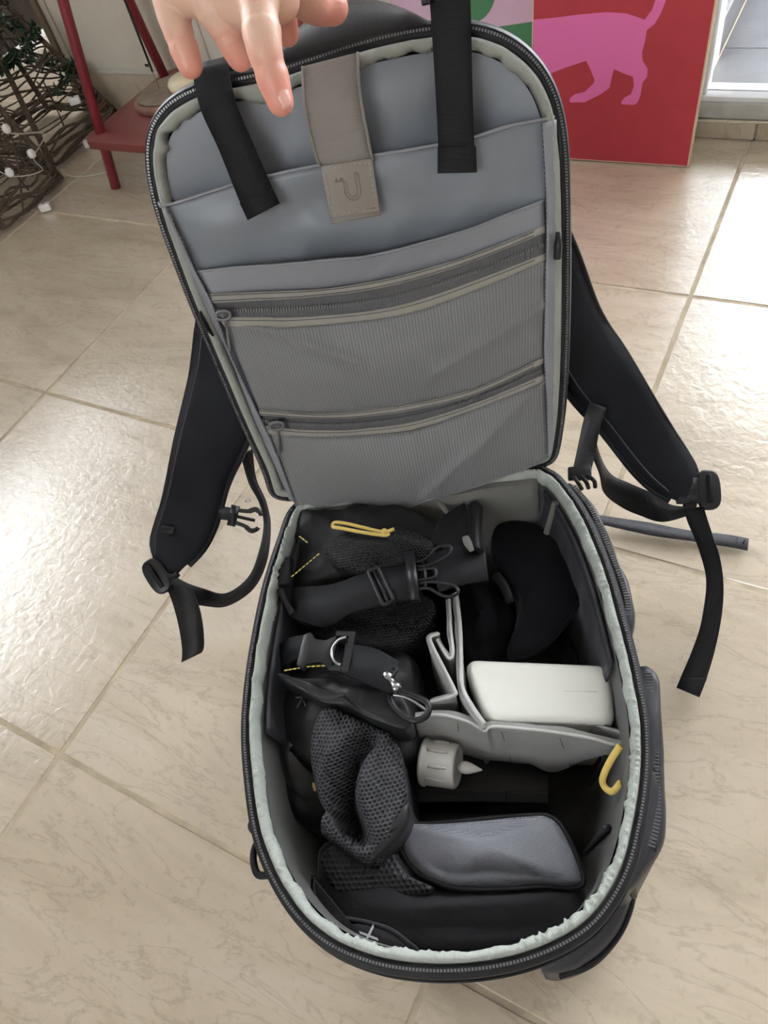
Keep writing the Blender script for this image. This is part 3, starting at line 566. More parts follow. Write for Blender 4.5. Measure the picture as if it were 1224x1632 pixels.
def prism(name, outline, nrm, thick, mat, parent=None, bev=0.0, label=None, loc=None, smooth=False):
    """flat outline with thickness along nrm (front face at the outline)"""
    P = np.asarray(outline, float); n_ = len(P); V = np.vstack([P, P-np.asarray(nrm)*thick])
    F = [tuple(range(n_)), tuple(range(2*n_-1, n_-1, -1))]+[(i, i+n_, (i+1) % n_+n_, (i+1) % n_) for i in range(n_)]
    o = fix_normals(mesh_obj(name, V, F, mat, parent, label, bev > 0 or smooth, None, loc))
    if bev: bevel(o, bev, 2)
    return o
def lathe(name, prof, base, axis, mat, parent=None, n=24, label=None, loc=None):
    """prof: list of (radius, height along axis)"""
    axis = unit(axis); u = unit(np.cross(axis, EZ if abs(axis[2]) < .9 else np.array([1., 0, 0]))); w = np.cross(axis, u)
    rings = [[np.asarray(base)+axis*h+(u*math.cos(2*math.pi*k/n)+w*math.sin(2*math.pi*k/n))*r for k in range(n)] for r, h in prof]
    return loft(name, rings, mat, parent, label, True, True, loc, uv=False)
def fbm(x, y, z=0.0, s=1.0): return mnoise.noise(Vector((x*s, y*s, z*s)))
def cushion(name, outline, zbase, rise, edge, mat, parent=None, fn=None, n=72, inner=14, label=None, taper=.96, loc=None, wob=0.0, wobs=60):
    """soft body with the given top outline (x, y, z): sides down to zbase, rolled edge, domed top"""
    O = resample(outline, n, True); c = O.mean(0)
    R = np.linalg.norm(O[:, :2]-c[:2], axis=1)
    rings = []
    def ring(sc_, z): 
        q = np.c_[c[0]+(O[:, 0]-c[0])*sc_, c[1]+(O[:, 1]-c[1])*sc_, z]
        return q
    one = np.ones(n)
    rings.append(ring(one*taper, np.full(n, zbase)))
    for f in (.35, .7): rings.append(ring(one*(taper+(1-taper)*f), zbase+(O[:, 2]-edge-zbase)*f))
    for a in np.linspace(0, math.pi/2, 6)[:-1]:
        ins = edge*(1-math.cos(a))/np.maximum(R, 1e-6)
        rings.append(ring(1-ins, O[:, 2]-edge+edge*math.sin(a)))
    s0 = 1-edge/np.maximum(R, 1e-6)
    for k in range(inner):
        f = 1-k/(inner-.35)
        zz = c[2]+(O[:, 2]-c[2])*f+rise*(1-f*f)
        rings.append(ring(s0*f, zz))
    RR = np.array(rings)
    for i in range(len(RR)):
        lift = 0 if i < 1 else 1
        for j in range(n):
            p = RR[i, j]
            w_ = min(1.0, i/5.0)
            if wob: 
                d = np.array([fbm(p[0]*wobs, p[1]*wobs, p[2]*wobs), fbm(p[0]*wobs+9, p[1]*wobs, p[2]*wobs), fbm(p[0]*wobs, p[1]*wobs+7, p[2]*wobs)])*wob*w_*lift
                p = p+d
            if fn is not None and i >= 4: p = p+np.array([0, 0, fn(p[0], p[1])])*min(1, (i-3)/5.0)
            RR[i, j] = p
    o = loft(name, RR, mat, parent, label, True, True, loc, uv=False)
    # planar map from above, in metres
    me = o.data; ul = me.uv_layers.new(name='UVMap')
    b0 = np.array(wpos(o))
    for l in me.loops:
        v = me.vertices[l.vertex_index].co; ul.data[l.index].uv = (v.x, v.y+v.z*.6)
    return o
def stitches(name, path, mat, parent=None, dash=.0035, gap=.0018, r=.0004, label=None):
    P = polyline(path, 400); L = np.r_[0, np.cumsum(np.linalg.norm(np.diff(P, axis=0), axis=1))]
    s = 0; items = []
    while s+dash < L[-1]:
        a = np.array([np.interp(s, L, P[:, k]) for k in range(3)]); b_ = np.array([np.interp(s+dash, L, P[:, k]) for k in range(3)])
        items.append(tube_data([a, (a+b_)/2, b_], r, 4)); s += dash+gap
    V, F = join_data(items)
    return mesh_obj(name, V, F, mat, parent, label, True)
def beads(name, path, nrm_of, pitch, size, mat, parent=None, closed=True, kind='stuff', label=None):
    """zip teeth: small blocks along a path; nrm_of(i) gives the surface normal"""
    P = np.asarray(path, float)
    if closed: P = np.vstack([P, P[:1]])
    L = np.r_[0, np.cumsum(np.linalg.norm(np.diff(P, axis=0), axis=1))]
    items = []; k = int(L[-1]/pitch)
    for i in range(k):
        s = (i+.5)*pitch
        p = np.array([np.interp(s, L, P[:, q]) for q in range(3)]); p2 = np.array([np.interp(min(s+.0005, L[-1]), L, P[:, q]) for q in range(3)]); p1 = np.array([np.interp(max(0, s-.0005), L, P[:, q]) for q in range(3)])
        t = unit(p2-p1); nn = np.asarray(nrm_of); nn = unit(nn-t*(nn@t)); sd = np.cross(t, nn)
        items.append(box_data(p+nn*size[2]*.4, t, sd, nn, size[0], size[1], size[2]))
    V, F = join_data(items)
    return fix_normals(mesh_obj(name, V, F, mat, parent, label, False, None, None, kind))

# ------------------------------------------------------------------ the room
FL_A0, FL_B0, TS = -0.8274, -0.1729, 0.45
def structure(o, **kw):
    o['kind'] = 'structure'; return o
floor = structure(rbox('floor', -5.2, 4.2, -4.0, 4.4, -.05, -.0012, 'grout', loc=(0, 0, -.0012)))
TW = TS-.0045
V, F = box_data((0, 0, -.004), (1, 0, 0), (0, 1, 0), EZ, TW, TW, .008)
tile_me = None
def tile_at(a, b):
    global tile_me
    if tile_me is None:
        bm = bmesh.new(); vs = [bm.verts.new(v) for v in V]
        for f in F: bm.faces.new([vs[i] for i in f])
        bmesh.ops.recalc_face_normals(bm, faces=bm.faces)
        top = [e for e in bm.edges if all(v.co.z > -.001 for v in e.verts)]
        bmesh.ops.bevel(bm, geom=top, offset=.0014, segments=1, affect='EDGES')
        tile_me = bpy.data.meshes.new('tile'); bm.to_mesh(tile_me); bm.free(); tile_me.materials.append(MT['tile'])
    o = bpy.data.objects.new('tile', tile_me); COL.objects.link(o); o.parent = floor
    o.location = Vector(RM(a, b, 0))-Vector(floor.location); o.rotation_euler = (0, 0, ROOM_ROT)
for i in range(-4, 7):
    for j in range(-3, 6):
        a, b_ = FL_A0+TS*(i+.5), FL_B0+TS*(j+.5)
        if b_+TS/2 > 1.35 and a > -1.4: continue
        tile_at(a, b_)
WB = 1.157
WX0, WX1, WZ0, WZ1 = -.02, 3.2, .063, 2.95
HZ = 3.1
# back wall: solid part left of the balcony door, lintel above it, solid part right of it
wall_back = structure(rbox('wall_back', -1.51, WX0, WB+.004, WB+.14, 0, HZ, 'wall', loc=tuple(RM(-.8, WB+.07, 0))))
rbox('lintel', WX0, WX1, WB+.004, WB+.14, WZ1, HZ, 'wall', wall_back)
rbox('pier', WX1, 3.7, WB+.004, WB+.14, 0, HZ, 'wall', wall_back)
rbox('threshold_block', WX0, WX1, WB+.0055, WB+.14, 0, .033, 'wall', wall_back)
trim = structure(rbox('trim_1', -1.515, -1.497, WB-.012, WB+.15, 0, 2.2, 'jamb', loc=tuple(RM(-1.506, WB, 0))))
rbox('door_stop', -1.495, -1.478, WB-.006, WB+.002, .086, 2.2, 'panel', trim)
panel = structure(rbox('trim_2', -1.474, -1.05, WB-.004, WB+.004, .098, 2.0, 'panel', bev=.0015, loc=tuple(RM(-1.25, WB, .098))))
for a in (-1.462, -1.235): rbox('hinge', a-.008, a+.008, WB-.007, WB-.004, .104, .110, 'metal', panel)
bb = structure(rbox('baseboard_back', -1.495, 4.0, WB+.001, WB+.004, 0, .028, 'grout', loc=tuple(RM(0, WB, 0))))
a = -1.495
while a < WX0-.01:
    a2 = min(a+.45, WX0); rbox('tile', a+.001, a2-.001, WB-.006, WB+.004, .001, .084, 'skirt_tile', bb, bev=.001); a = a2
a = WX0
first = True
while a < WX1:
    a2 = min(a+(.098 if first else .45), WX1); first = False
    rbox('tile', a+.0015, a2-.0015, WB-.006, WB+.004, .001, .029, 'skirt_tile', bb, bev=.001); a = a2
# balcony door: stone sill, white frame, glass
win = structure(rbox('window_1', WX0, WX1, WB-.004, WB+.055, .0335, WZ0-.004, 'sill', bev=.002, loc=tuple(RM(1.1, WB, .03))))
pts = [RM(a_, WB-.005+random.uniform(-.0015, .0015), .031+random.uniform(-.001, .001)) for a_ in np.linspace(WX0, WX1, 60)]
tube('caulk', pts, [.003+random.uniform(-.001, .001) for _ in range(60)], 'caulk', win, 6, seg=180)
rbox('frame_rail', WX0, WX1, WB, WB+.05, WZ0-.004, WZ0+.004, 'alu', win, .001)
rbox('frame_rail', WX0, WX1, WB, WB+.05, WZ1-.05, WZ1, 'alu', win, .002)
for a_ in (WX0+.004, 1.14, WX1-.03): rbox('frame_post', a_-.004, a_+.03 if a_ > .5 else a_+.004, WB+.006, WB+.046, WZ0+.004, WZ1-.05, 'alu', win, .001)
rbox('pane', WX0+.008, 1.136, WB+.022, WB+.027, WZ0+.004, WZ1-.05, 'glass', win)
rbox('pane', 1.17, WX1-.034, WB+.032, WB+.037, WZ0+.004, WZ1-.05, 'glass', win)
# outside: balcony floor and side wall
deck = structure(rbox('balcony_floor', -.6, 3.6, WB+.142, 3.6, -.05, .0615, 'grout', loc=tuple(RM(1.5, 2.3, .05))))
for k in range(6):
    for q in range(8):
        b0 = WB+.14+.055+.40*k-(.40-.055 if k == 0 else 0)+.0
        b0 = WB+.056 if k == 0 else WB+.185+.4*(k-1)
        b1 = WB+.183 if k == 0 else b0+.397
        rbox('balcony_tile', -.02+.45*q+.001, -.02+.45*(q+1)-.001, b0, b1, .055, .064, 'deck', deck, .0008)
ow = structure(rbox('wall_balcony', -.16, -.036, WB+.14, 3.6, .062, 2.6, 'outwall', loc=tuple(RM(-.1, 2.3, .06))))
rbox('skirting', -.036, -.021, WB+.14, 3.6, .064, .125, 'deck', ow, .001)
parapet_blocker = structure(rbox('wall_parapet_blocker', -.036, 3.6, 2.4, 2.5, .064, .60, 'outwall', loc=tuple(RM(1.7, 2.45, .06))))  # unseen parapet added to cut the sky mirrored in the floor
wall_hall_blocker = structure(rbox('wall_hall_blocker', -1.51, -1.40, WB+.145, 2.7, 0, HZ, 'roompaint', loc=tuple(RM(-1.45, 2.0, 0))))  # unseen wall added to keep open sky off the dark wood
ceil2 = structure(rbox('ceiling_hall_blocker', -2.25, -1.40, WB+.145, 2.7, HZ-.5, HZ-.4, 'roompaint', loc=tuple(RM(-1.8, 2.0, HZ-.5))))  # unseen cover added to stop skylight falling on the dark wood
# left: dark wood cupboard wall beyond the corner, pale strip at its foot
wall_left = structure(rbox('wall_left', -2.25, -2.10, -3.9, 2.7, 0, 1.0, 'roompaint', loc=tuple(RM(-2.1, 0, 0))))
rbox('lintel', -2.25, -2.10, -3.9, 2.7, 2.8, HZ, 'roompaint', wall_left)
rbox('pier', -2.25, -2.10, -3.9, -.25, 1.0, 2.8, 'roompaint', wall_left)
rbox('pier', -2.25, -2.10, 1.75, 2.7, 1.0, 2.8, 'roompaint', wall_left)
win2 = structure(rbox('window_2', -2.27, -2.07, -.27, 1.77, .97, 1.0, 'alu', bev=.003, loc=tuple(RM(-2.1, .6, 1.05))))
rbox('pane', -2.20, -2.195, -.24, 1.74, 1.02, 2.78, 'glass', win2)
for b_ in (-.25, .73, 1.71): rbox('frame_post', -2.22, -2.18, b_, b_+.04, 1.0, 2.8, 'alu', win2, .002)
for z_ in (1.0, 2.76): rbox('frame_rail', -2.22, -2.18, -.21, 1.71, z_, z_+.04, 'alu', win2, .002)
door = structure(rbox('door_1', -2.10, -2.068, 1.0, 2.6, .02, .95, 'darkwood', loc=tuple(RM(-2.08, 1.7, .02))))
rbox('kick_strip', -2.068, -2.058, .9, 2.6, .0, .018, 'alu', door, .001)
# the rest of the shell the light lives in
wall_right = structure(rbox('wall_right', 3.6, 3.7, -3.9, WB, 0, HZ, 'roompaint', loc=tuple(RM(3.65, 0, 0))))
wall_front = structure(rbox('wall_front', -2.2, 3.7, -2.7, -2.6, 0, 1.3, 'roompaint', loc=tuple(RM(0, -2.65, 0))))
rbox('lintel', -2.2, 3.7, -2.7, -2.6, 2.1, HZ, 'roompaint', wall_front)
rbox('pier', -2.2, -.75, -2.7, -2.6, 1.3, 2.1, 'roompaint', wall_front)
rbox('pier', .75, 3.7, -2.7, -2.6, 1.3, 2.1, 'roompaint', wall_front)
win3 = structure(rbox('fill_window_3', -.77, .77, -2.72, -2.58, 1.27, 1.3, 'alu', bev=.003, loc=tuple(RM(-.1, -2.65, .97))))  # unseen window added behind the camera to brighten lid and back wall
for a_ in (-.75, -.02, .71): rbox('frame_post', a_, a_+.04, -2.67, -2.63, 1.3, 2.1, 'alu', win3, .002)
rbox('pane', -.71, .71, -2.652, -2.648, 1.3, 2.1, 'glass', win3)
ceiling = structure(rbox('ceiling', -2.25, 3.7, -3.9, WB+.14, HZ, HZ+.1, 'roompaint', loc=tuple(RM(0, -1.5, HZ))))

# ------------------------------------------------------------------ backpack
BP = thing('camera_backpack', 'black camera backpack lying open on the tiled floor with its grey pocketed lid held up', 'backpack', (.02, -.03, 0))
rim0 = [p[:2] for p in G['rim']]+[(.12, .172), (.02, .174), (-.075, .172)]
RIM = offset2(resample(rim0, 180, True), -.0045)
def rim_ring(off, z): 
    q = offset2(RIM, off); return np.c_[q, np.full(len(q), z) if np.isscalar(z) else z]
loft('body_shell', [rim_ring(-.06, .002), rim_ring(-.034, .0), rim_ring(-.026, .010), rim_ring(-.020, .04), rim_ring(-.012, .10), rim_ring(-.003, .15), rim_ring(.0035, .185), rim_ring(.0045, .195), rim_ring(.003, .199), rim_ring(-.001, .196)], 'shell', BP, cap0=True, label='outer shell of coated black fabric')
tube('base_piping', rim_ring(-.0215, .03), .003, 'nylon', BP, 6, True, 180)
tube('side_piping', rim_ring(.0042, .183), .0014, 'nylon', BP, 6, True, 180)
loft('zip_tape', [rim_ring(.0048, .1955), rim_ring(.0042, .1995), rim_ring(-.0022, .2008), rim_ring(-.0026, .199)], 'zipblack', BP)
loft('gap_tape', [rim_ring(-.0020, .1985), rim_ring(-.0026, .1995), rim_ring(-.0060, .1990), rim_ring(-.0070, .197)], 'gaptape', BP)
beads('zip_teeth', rim_ring(.0005, .2008), EZ, .0021, (.0013, .0017, .0016), 'toothdark', BP, label='dark teeth of the lid zip along the rim')
# ruffled pale binding inside the zip
n_ = 1600
RB = offset2(resample(rim0, n_, True), -.0020)
rings = []
ph = np.linspace(0, 1, n_, endpoint=False)
wav = np.array([fbm(p[0]*70, p[1]*70, 1.0) for p in RB])
rip = np.array([fbm(p[0]*330, p[1]*330, 3.0) for p in RB])*np.clip(.35+1.2*np.array([fbm(p[0]*14, p[1]*14, 8.0) for p in RB])+.5, .2, 1.6)
for off, z, kw, kr in ((-.0058, .1982, 0, 0), (-.0060, .2025, .0004, .0002), (-.0074, .2046, .0012, .0009), (-.0096, .2046, .0018, .0028), (-.0114, .2018, .0022, .0034), (-.0122, .1965, .0022, .0012), (-.0116, .188, .001, 0)):
    q = offset2(RB, off+wav*kw*1.2+rip*kr*.9); rings.append(np.c_[q, z+rip*kr*1.2+wav*kw*.6])
loft('rim_binding', rings, 'rimbinding', BP, label='pale grey green ruffled binding along the rim')
loft('inner_lining', [rim_ring(-.0100, .193), rim_ring(-.014, .15), rim_ring(-.022, .10), rim_ring(-.030, .05), rim_ring(-.040, .032), rim_ring(-.055, .030)], 'inner', BP, cap1=True, label='dark grey green lining inside the bag')
# grey padded panel on the hinge side
rows = [[(x, .158-.012*t+.001*math.sin(x*90), .197-.13*t) for x in np.linspace(-.085, .128, 30)] for t in np.linspace(0, 1, 10)]
sheet('hinge_panel', rows, .006, 'innerpad', BP, label='grey padded panel at the hinge')
stitches('panel_seam', [(.034, .1555, .19), (.034, .146, .10)], 'darkthread', BP)
# black satin walls inside, right with a pocket and left
def wall_sheet(name, sel, label):
    idx = [i for i, p in enumerate(RIM) if sel(p)]
    k0 = max(range(len(idx)), key=lambda q: (idx[q]-idx[q-1]) % len(RIM)) if len(idx) > 1 else 0
    idx = idx[k0:]+idx[:k0]
    a_ = offset2(RIM, -.0128)[idx]; b_ = offset2(RIM, -.034)[idx]; rows = []
    for t in np.linspace(0, 1, 12):
        q = a_*(1-t)+b_*t
        rows.append([(x+.0035*fbm(x*60, y*60, t*3)*min(1, t*4), y, .192-.145*t+.002*fbm(x*40, y*40, 5)*t) for x, y in q])
    flip = True
    return sheet(name, rows, .0015, 'innerpocket', BP, label, flip=flip), rows, a_
_, rows_l, _ = wall_sheet('wall_cloth', lambda p: p[0] < -.09 and -.055 < p[1] < .150, 'black satin cloth on the left inner wall')
_, rows, off_i = wall_sheet('wall_pocket', lambda p: p[0] > .130 and -.030 < p[1] < .155, 'black satin pocket on the right inner wall')
top = np.array(rows[7])[4:-4]+np.array([-.002, 0, 0]); tube('pocket_edge', top, .0016, 'innerpocket', BP, 6, seg=60)
for yy in (.130,):
    k = int(np.argmin([abs(p[1]-yy) for p in off_i])); a_ = np.array(rows[0][k]); b_ = np.array(rows[-1][k])
    tube('wall_binding', [a_, a_*.5+b_*.5+np.array([-.003, 0, 0]), b_], .0032, 'innerpad', BP, 8, seg=16)
    k2 = max(0, k-3) if yy > 0 else k
for yy in (-.075, -.135):
    k = int(np.argmin([abs(p[1]-yy)+(0 if p[0] > .1 else 9) for p in RIM])); a_ = offset2(RIM, -.0135)[k]; b_ = offset2(RIM, -.029)[k]
    tube('wall_binding', [(*(a_*.75+b_*.25), .150), (*(a_*.5+b_*.5), .12), (*b_, .05)], .0028, 'innerpocket', BP, 8, seg=16)
tube('hinge_tab', G['tab1'], .0022, 'innerpad', BP, 8, seg=16, flat=.6); tube('hinge_tab', G['tab2'], [.003, .0036, .002], 'innerpad', BP, 8, seg=16, flat=.6)
# outer pockets on the right
sp = cushion('side_pocket', G['spocket'], .02, .002, .010, 'shell', BP, taper=.98, wob=.0012, wobs=40, label='coated side pocket with a zip')
P_ = resample(G['spocket'][1:6], 60); P_[:, 2] = .176; P_[:, 0] -= .007
V, F = tube_data(P_, .0045, 8, False, .35); mesh_obj('pocket_zip', V, F, 'zipblack', sp)
beads('pocket_zip_teeth', P_+np.array([0, 0, .0014]), EZ, .0024, (.0014, .005, .0012), 'toothdark', sp, False)
up_ = cushion('upper_side_pocket', G['upocket'], .03, .002, .009, 'shell', BP, taper=.97, wob=.0015, wobs=50)
P_ = resample(G['upocket'][1:6], 50); P_[:, 0] -= .006; P_[:, 2] = .187
beads('pocket_zip_teeth', P_, EZ, .0024, (.0014, .004, .0012), 'toothdark', up_, False)
cushion('front_pocket', G['fpocket'], .02, .004, .012, 'shell', BP, None, n=48, wob=.002, wobs=60, label='bulging lower front pocket')
for dz in (-.012, -.028): tube('front_rib', [np.array(p_)+np.array([.0005, -.0005, dz]) for p_ in G['fpocket'][0:5]], .0018, 'nylon', BP, 6, seg=30)
tube('side_loop', [np.array(p_)+np.array([.005, .001, 0]) for p_ in G['dloop']], .0026, 'nylon', BP, 8, label='black cord loop on the left side')
zp = [np.array(p_)+np.array([-.004, .002, 0]) for p_ in G['zpull']]
tube('zip_pull', [zp[0], zp[1], zp[2]], [.0015, .0028, .0024], 'plastic', BP, 8)
tube('side_tab', [(-.1225, -.10, .17), (-.1285, -.108, .17), (-.1205, -.118, .17)], .002, 'nylon', BP, 6)
tube('yellow_pull_loop', [np.array(p_)+np.array([-.005, 0, .004]) for p_ in G['ycord']], .0026, 'ycord', BP, 10, seg=48, label='yellow elastic loop on the right inner wall', flat=.7)
# ------------------------------------------------------------------ lid of the backpack
LID = mesh_obj('lid', [(0, 0, 0)], [], 'shell', BP)
lid_out = [(-0.123, 0.0026), (-0.1322, 0.0246), (-0.1397, 0.0711), (-0.1449, 0.1201), (-0.1491, 0.1629), (-0.1526, 0.1977), (-0.1545, 0.2375), (-0.1555, 0.2701), (-0.1524, 0.2959), (-0.1479, 0.312), (-0.1418, 0.3231), (-0.1334, 0.3304), (-0.1111, 0.3387), (-0.0986, 0.3402), (-0.0698, 0.3397), (-0.0582, 0.339), (-0.0329, 0.3394), (0.0194, 0.3441), (0.0648, 0.3436), (0.0943, 0.34), (0.1063, 0.3349), (0.1221, 0.3261), (0.1337, 0.3148), (0.1433, 0.3018), (0.1487, 0.2875), (0.1519, 0.2713), (0.1524, 0.251), (0.1518, 0.2258), (0.1496, 0.1812), (0.1462, 0.1328), (0.1414, 0.0801), (0.1354, 0.0347), (0.1271, 0.0084), (0.1122, -0.0036)]
LO = offset2(smooth_closed(resample(lid_out, 200, True), 14), -.0020)
LOc = LO.mean(0)
def lid_ring(off, w):
    q = offset2(LO, off); return np.array([lw(u, v, w if np.isscalar(w) else w[i]) for i, (u, v) in enumerate(q)])
bpy.data.objects.remove(LID)
LID = loft('lid', [lid_ring(-.008, -.020), lid_ring(-.006, -.004), lid_ring(.0025, -.004), lid_ring(.0055, -.009), lid_ring(.0065, -.016), lid_ring(.004, -.025), lid_ring(-.004, -.032), lid_ring(-.02, -.036)], 'shell', BP, cap1=True, label='lid of the backpack with coated black outside and grey pockets inside')
loft('lid_zip_tape', [lid_ring(.003, -.004), lid_ring(.0032, -.001), lid_ring(-.0045, .0), lid_ring(-.0055, -.003)], 'zipblack', LID)
beads('lid_zip_teeth', lid_ring(.0008, -.0003), LN, .0021, (.0013, .0018, .0016), 'toothdark', LID)
n_ = 700
LB = resample(LO, n_, True)
wav = np.array([fbm(p[0]*85, p[1]*85, 1.0) for p in LB]); rip = np.array([fbm(p[0]*300, p[1]*300, 3.0) for p in LB])
upper = np.clip((LB[:, 1]-.20)/.12, .12, 1)
rings = []
for off, w, kw in ((-.0040, -.001, 0), (-.0043, .0040, .15), (-.0066, .0066, .7), (-.0100, .0062, 1.1), (-.0122, .002, 1.3), (-.0122, -.006, .8)):
    q = offset2(LB, off+wav*kw*.0050*upper+rip*kw*.0004); rings.append([lw(u, v, w+rip[i]*kw*.0006) for i, (u, v) in enumerate(q)])
loft('lid_binding', rings, 'binding', LID, label='grey green ruffled binding inside the lid zip')
# grey lining behind the pockets
rings = []
Lin = offset2(LO, -.0125)
for k in range(16):
    f = 1-k/15.4
    q = LOc+(Lin-LOc)*f
    dip = lambda v: -.016*min(1, max(0, (.315-v)/.05))
    rings.append([lw(u, v, -.001+.004*(1-f*f)+(dip(v)+.011*fbm(u*17, v*24, 2.2)+.005*fbm(u*46, v*40, 4))*(1-f**6)) for u, v in q])
loft('lining', rings, 'lining', LID, cap1=True, uv=False)
def lidsheet(name, top, bot, wf, thick, mat, n=60, m=16, label=None, smooth=True, parent=None):
    rs = resample if smooth else polyline
    A, B = rs(top, n), rs(bot, n)
    rows = []
    for t in np.linspace(0, 1, m):
        q = A*(1-t)+B*t
        rows.append([lw(q[j, 0], q[j, 1], wf(j/(n-1), t, q[j, 0], q[j, 1])) for j in range(n)])
    R = np.array(rows)
    return sheet(name, R[:, ::1], thick, mat, parent or LID, label, flip=True)
S = lambda s: math.sin(math.pi*max(0, min(1, s)))
# first pocket front: from its gathered edge down to the second edge
pB = np.array(G['pocketB']); pA = np.array(G['pocketA'])
lidsheet('slip_pocket', pA, [(u, v-.012) for u, v in [( -.139, .228)]+[tuple(x) for x in pB[1:-1]]+[(.135, .222)]],
         lambda s, t, u, v: .0025+.0100*S(s)**.6*(1-t)**1.2+.0030*S(t)*S(s)-.0130*S(s)**.7*t**2.2+.0090*fbm(u*20, v*30, 7)*S(s)*(.15+S(t))+.0016*fbm(u*70, v*60, 3)*S(s), .0014, 'lining', label='grey satin slip pocket')
tube('slip_pocket_hem', [lw(u, v, .0025+.0100*S(i/10)**.6) for i, (u, v) in enumerate(pA)], .0012, 'lining_strip', LID, 6, seg=60)
# second pocket band with gathers
lidsheet('second_slip_pocket', pB, np.array(G['z1a'])+np.array([0, -.002]),
         lambda s, t, u, v: .0065+.0080*S(s)**.7*(1-t)**1.2+.0013*fbm(u*120+t*4, v*40, 9)*S(s), .0014, 'lining_strip', label='paler grey hem of the second slip pocket')
tube('second_pocket_hem', [lw(u, v, .0065+.0080*S(i/7)**.7) for i, (u, v) in enumerate(pB)], .0011, 'lining_strip', LID, 6, seg=60)
zb = lambda s: .0082+.0045*S(s)
def zip_band(a, b_, c, d, pull, extra):
    zt = lidsheet('zip_tape', np.array(b_)+np.array([0, .002]), np.array(c)-np.array([0, .002]), lambda s, t, u, v: zb(s)-.0012-.0012*S(t), .001, 'ziptape', m=8, label='grey tape of the pocket zip')
    lidsheet('tape_edging', a, b_, lambda s, t, u, v: zb(s)+.0006*S(t), .0012, 'cream', m=6)
    lidsheet('tape_edging', c, d, lambda s, t, u, v: zb(s)+.0006*S(t), .0012, 'cream', m=6)
    A = resample(b_, 60); C_ = resample(c, 60)
    mid = np.array([lw(*(A[j]*.45+C_[j]*.55), zb(j/59)-.0012) for j in range(60)])
    beads('pocket_teeth', mid, LN, .0022, (.0012, .0030, .0010), 'tooth', zt, False)
    for q, k in ((np.array(a)*.8+np.array(b_)*.2, 0), (np.array(a)*.25+np.array(b_)*.75, 0), (np.array(c)*.7+np.array(d)*.3, 0)):
        Q = resample(q, 60); tube('seam', [lw(*Q[j], zb(j/59)+.0008) for j in range(0, 60, 3)], .00035, 'darkthread', LID, 4, seg=60)
    p = [lw(*x, .0115) for x in pull]
    sl = tube('zip_slider', [p[0], p[1]], .0034, 'ziptape', LID, 8, label='grey slider with a cord pull')
    mp = (p[0]+p[1])/2
    tube('slider_ring', [mp+LU*.006*math.cos(t)+LV*.0035*math.sin(t)+LN*.003 for t in np.linspace(0, 2*math.pi, 9)[:-1]], .0014, 'tooth', sl, 6, True, 24)
    tube('pull_cord', [mp+LN*.003, p[2], (p[2]+p[3])/2, p[3]], [.0009, .0009, .0012, .0016, .0013], 'tooth', sl, 6, seg=16)
crease = lambda u, v: .0040*math.exp(-((v-.40*u-.095)/.004)**2)*(1 if u > .02 else 0)*min(1, max(0, (u-.02)/.03))+.0030*math.exp(-((v+.55*u-.115)/.004)**2)*(1 if u < -.02 else 0)
zip_band(G['z1a'], G['z1b'], G['z1c'], G['z1d'], G['pull1'], 0)
lidsheet('net_pocket', np.array(G['z1d'])+np.array([0, .001]), np.array(G['z2a']), lambda s, t, u, v: zb(s)-.0008+.0065*S(t)*S(s)+crease(u, v)+.0008*fbm(u*40, v*40, 1), .0008, 'net', n=80, m=24, label='grey net pocket, upper')
zip_band(G['z2a'], G['z2b'], G['z2c'], G['z2d'], G['pull2'], 0)
lidsheet('net_pocket', np.array(G['z2d'])+np.array([0, .001]), G['meshbot'], lambda s, t, u, v: zb(s)-.0008+.0085*S(t*.8+.1)*S(s)**.8+.0010*fbm(u*30, v*30, 5)+.0036*math.exp(-((v-.75*u+.008)/.005)**2)+.0025*math.exp(-((v+.5*u-.012)/.005)**2)*(1 if u < -.02 else 0)*(1 if u > .02 else 0), .0008, 'net', n=80, m=20, label='grey net pocket, lower')
lo, li = np.array(G['sideLo']), np.array(G['sideLi'])
lidsheet('side_strip', lo+np.array([.0035, 0]), li, lambda s, t, u, v: .0035+.006*t+.0008*fbm(u*60, v*90, 3), .0012, 'lining_strip', m=6, label='grey satin strip along the left edge')
Q = resample(li, 40); stitches('strip_seam', [lw(u+.0006, v, .0098) for u, v in Q], 'darkthread', LID, .0022, .0012, .0003)
ro, ri = np.array(G['sideRo']), np.array(G['sideRi'])
lidsheet('side_strip', ri, ro+np.array([.0, 0]), lambda s, t, u, v: .0095-.006*t+.0010*fbm(u*60, v*110, 3), .0012, 'lining_strip', m=6, label='grey satin strip along the right edge')
Q = resample(ri, 40); stitches('strip_seam', [lw(u, v, .0100) for u, v in Q], 'darkthread', LID, .0022, .0012, .0003)
s0, s1 = G['slotL']; tube('side_tab', [lw(*s0, .007), lw((s0[0]+s1[0])/2-.001, (s0[1]+s1[1])/2, .009), lw(*s1, .007)], [.001, .0028, .001], 'nylon', LID, 8, seg=16)
s0, s1 = G['tabR']; tube('side_tab', [lw(*s0, .009), lw(*((np.array(s0)+s1)/2), .0105), lw(*s1, .0095)], [.0015, .0032, .003], 'plastic', LID, 8, seg=16)
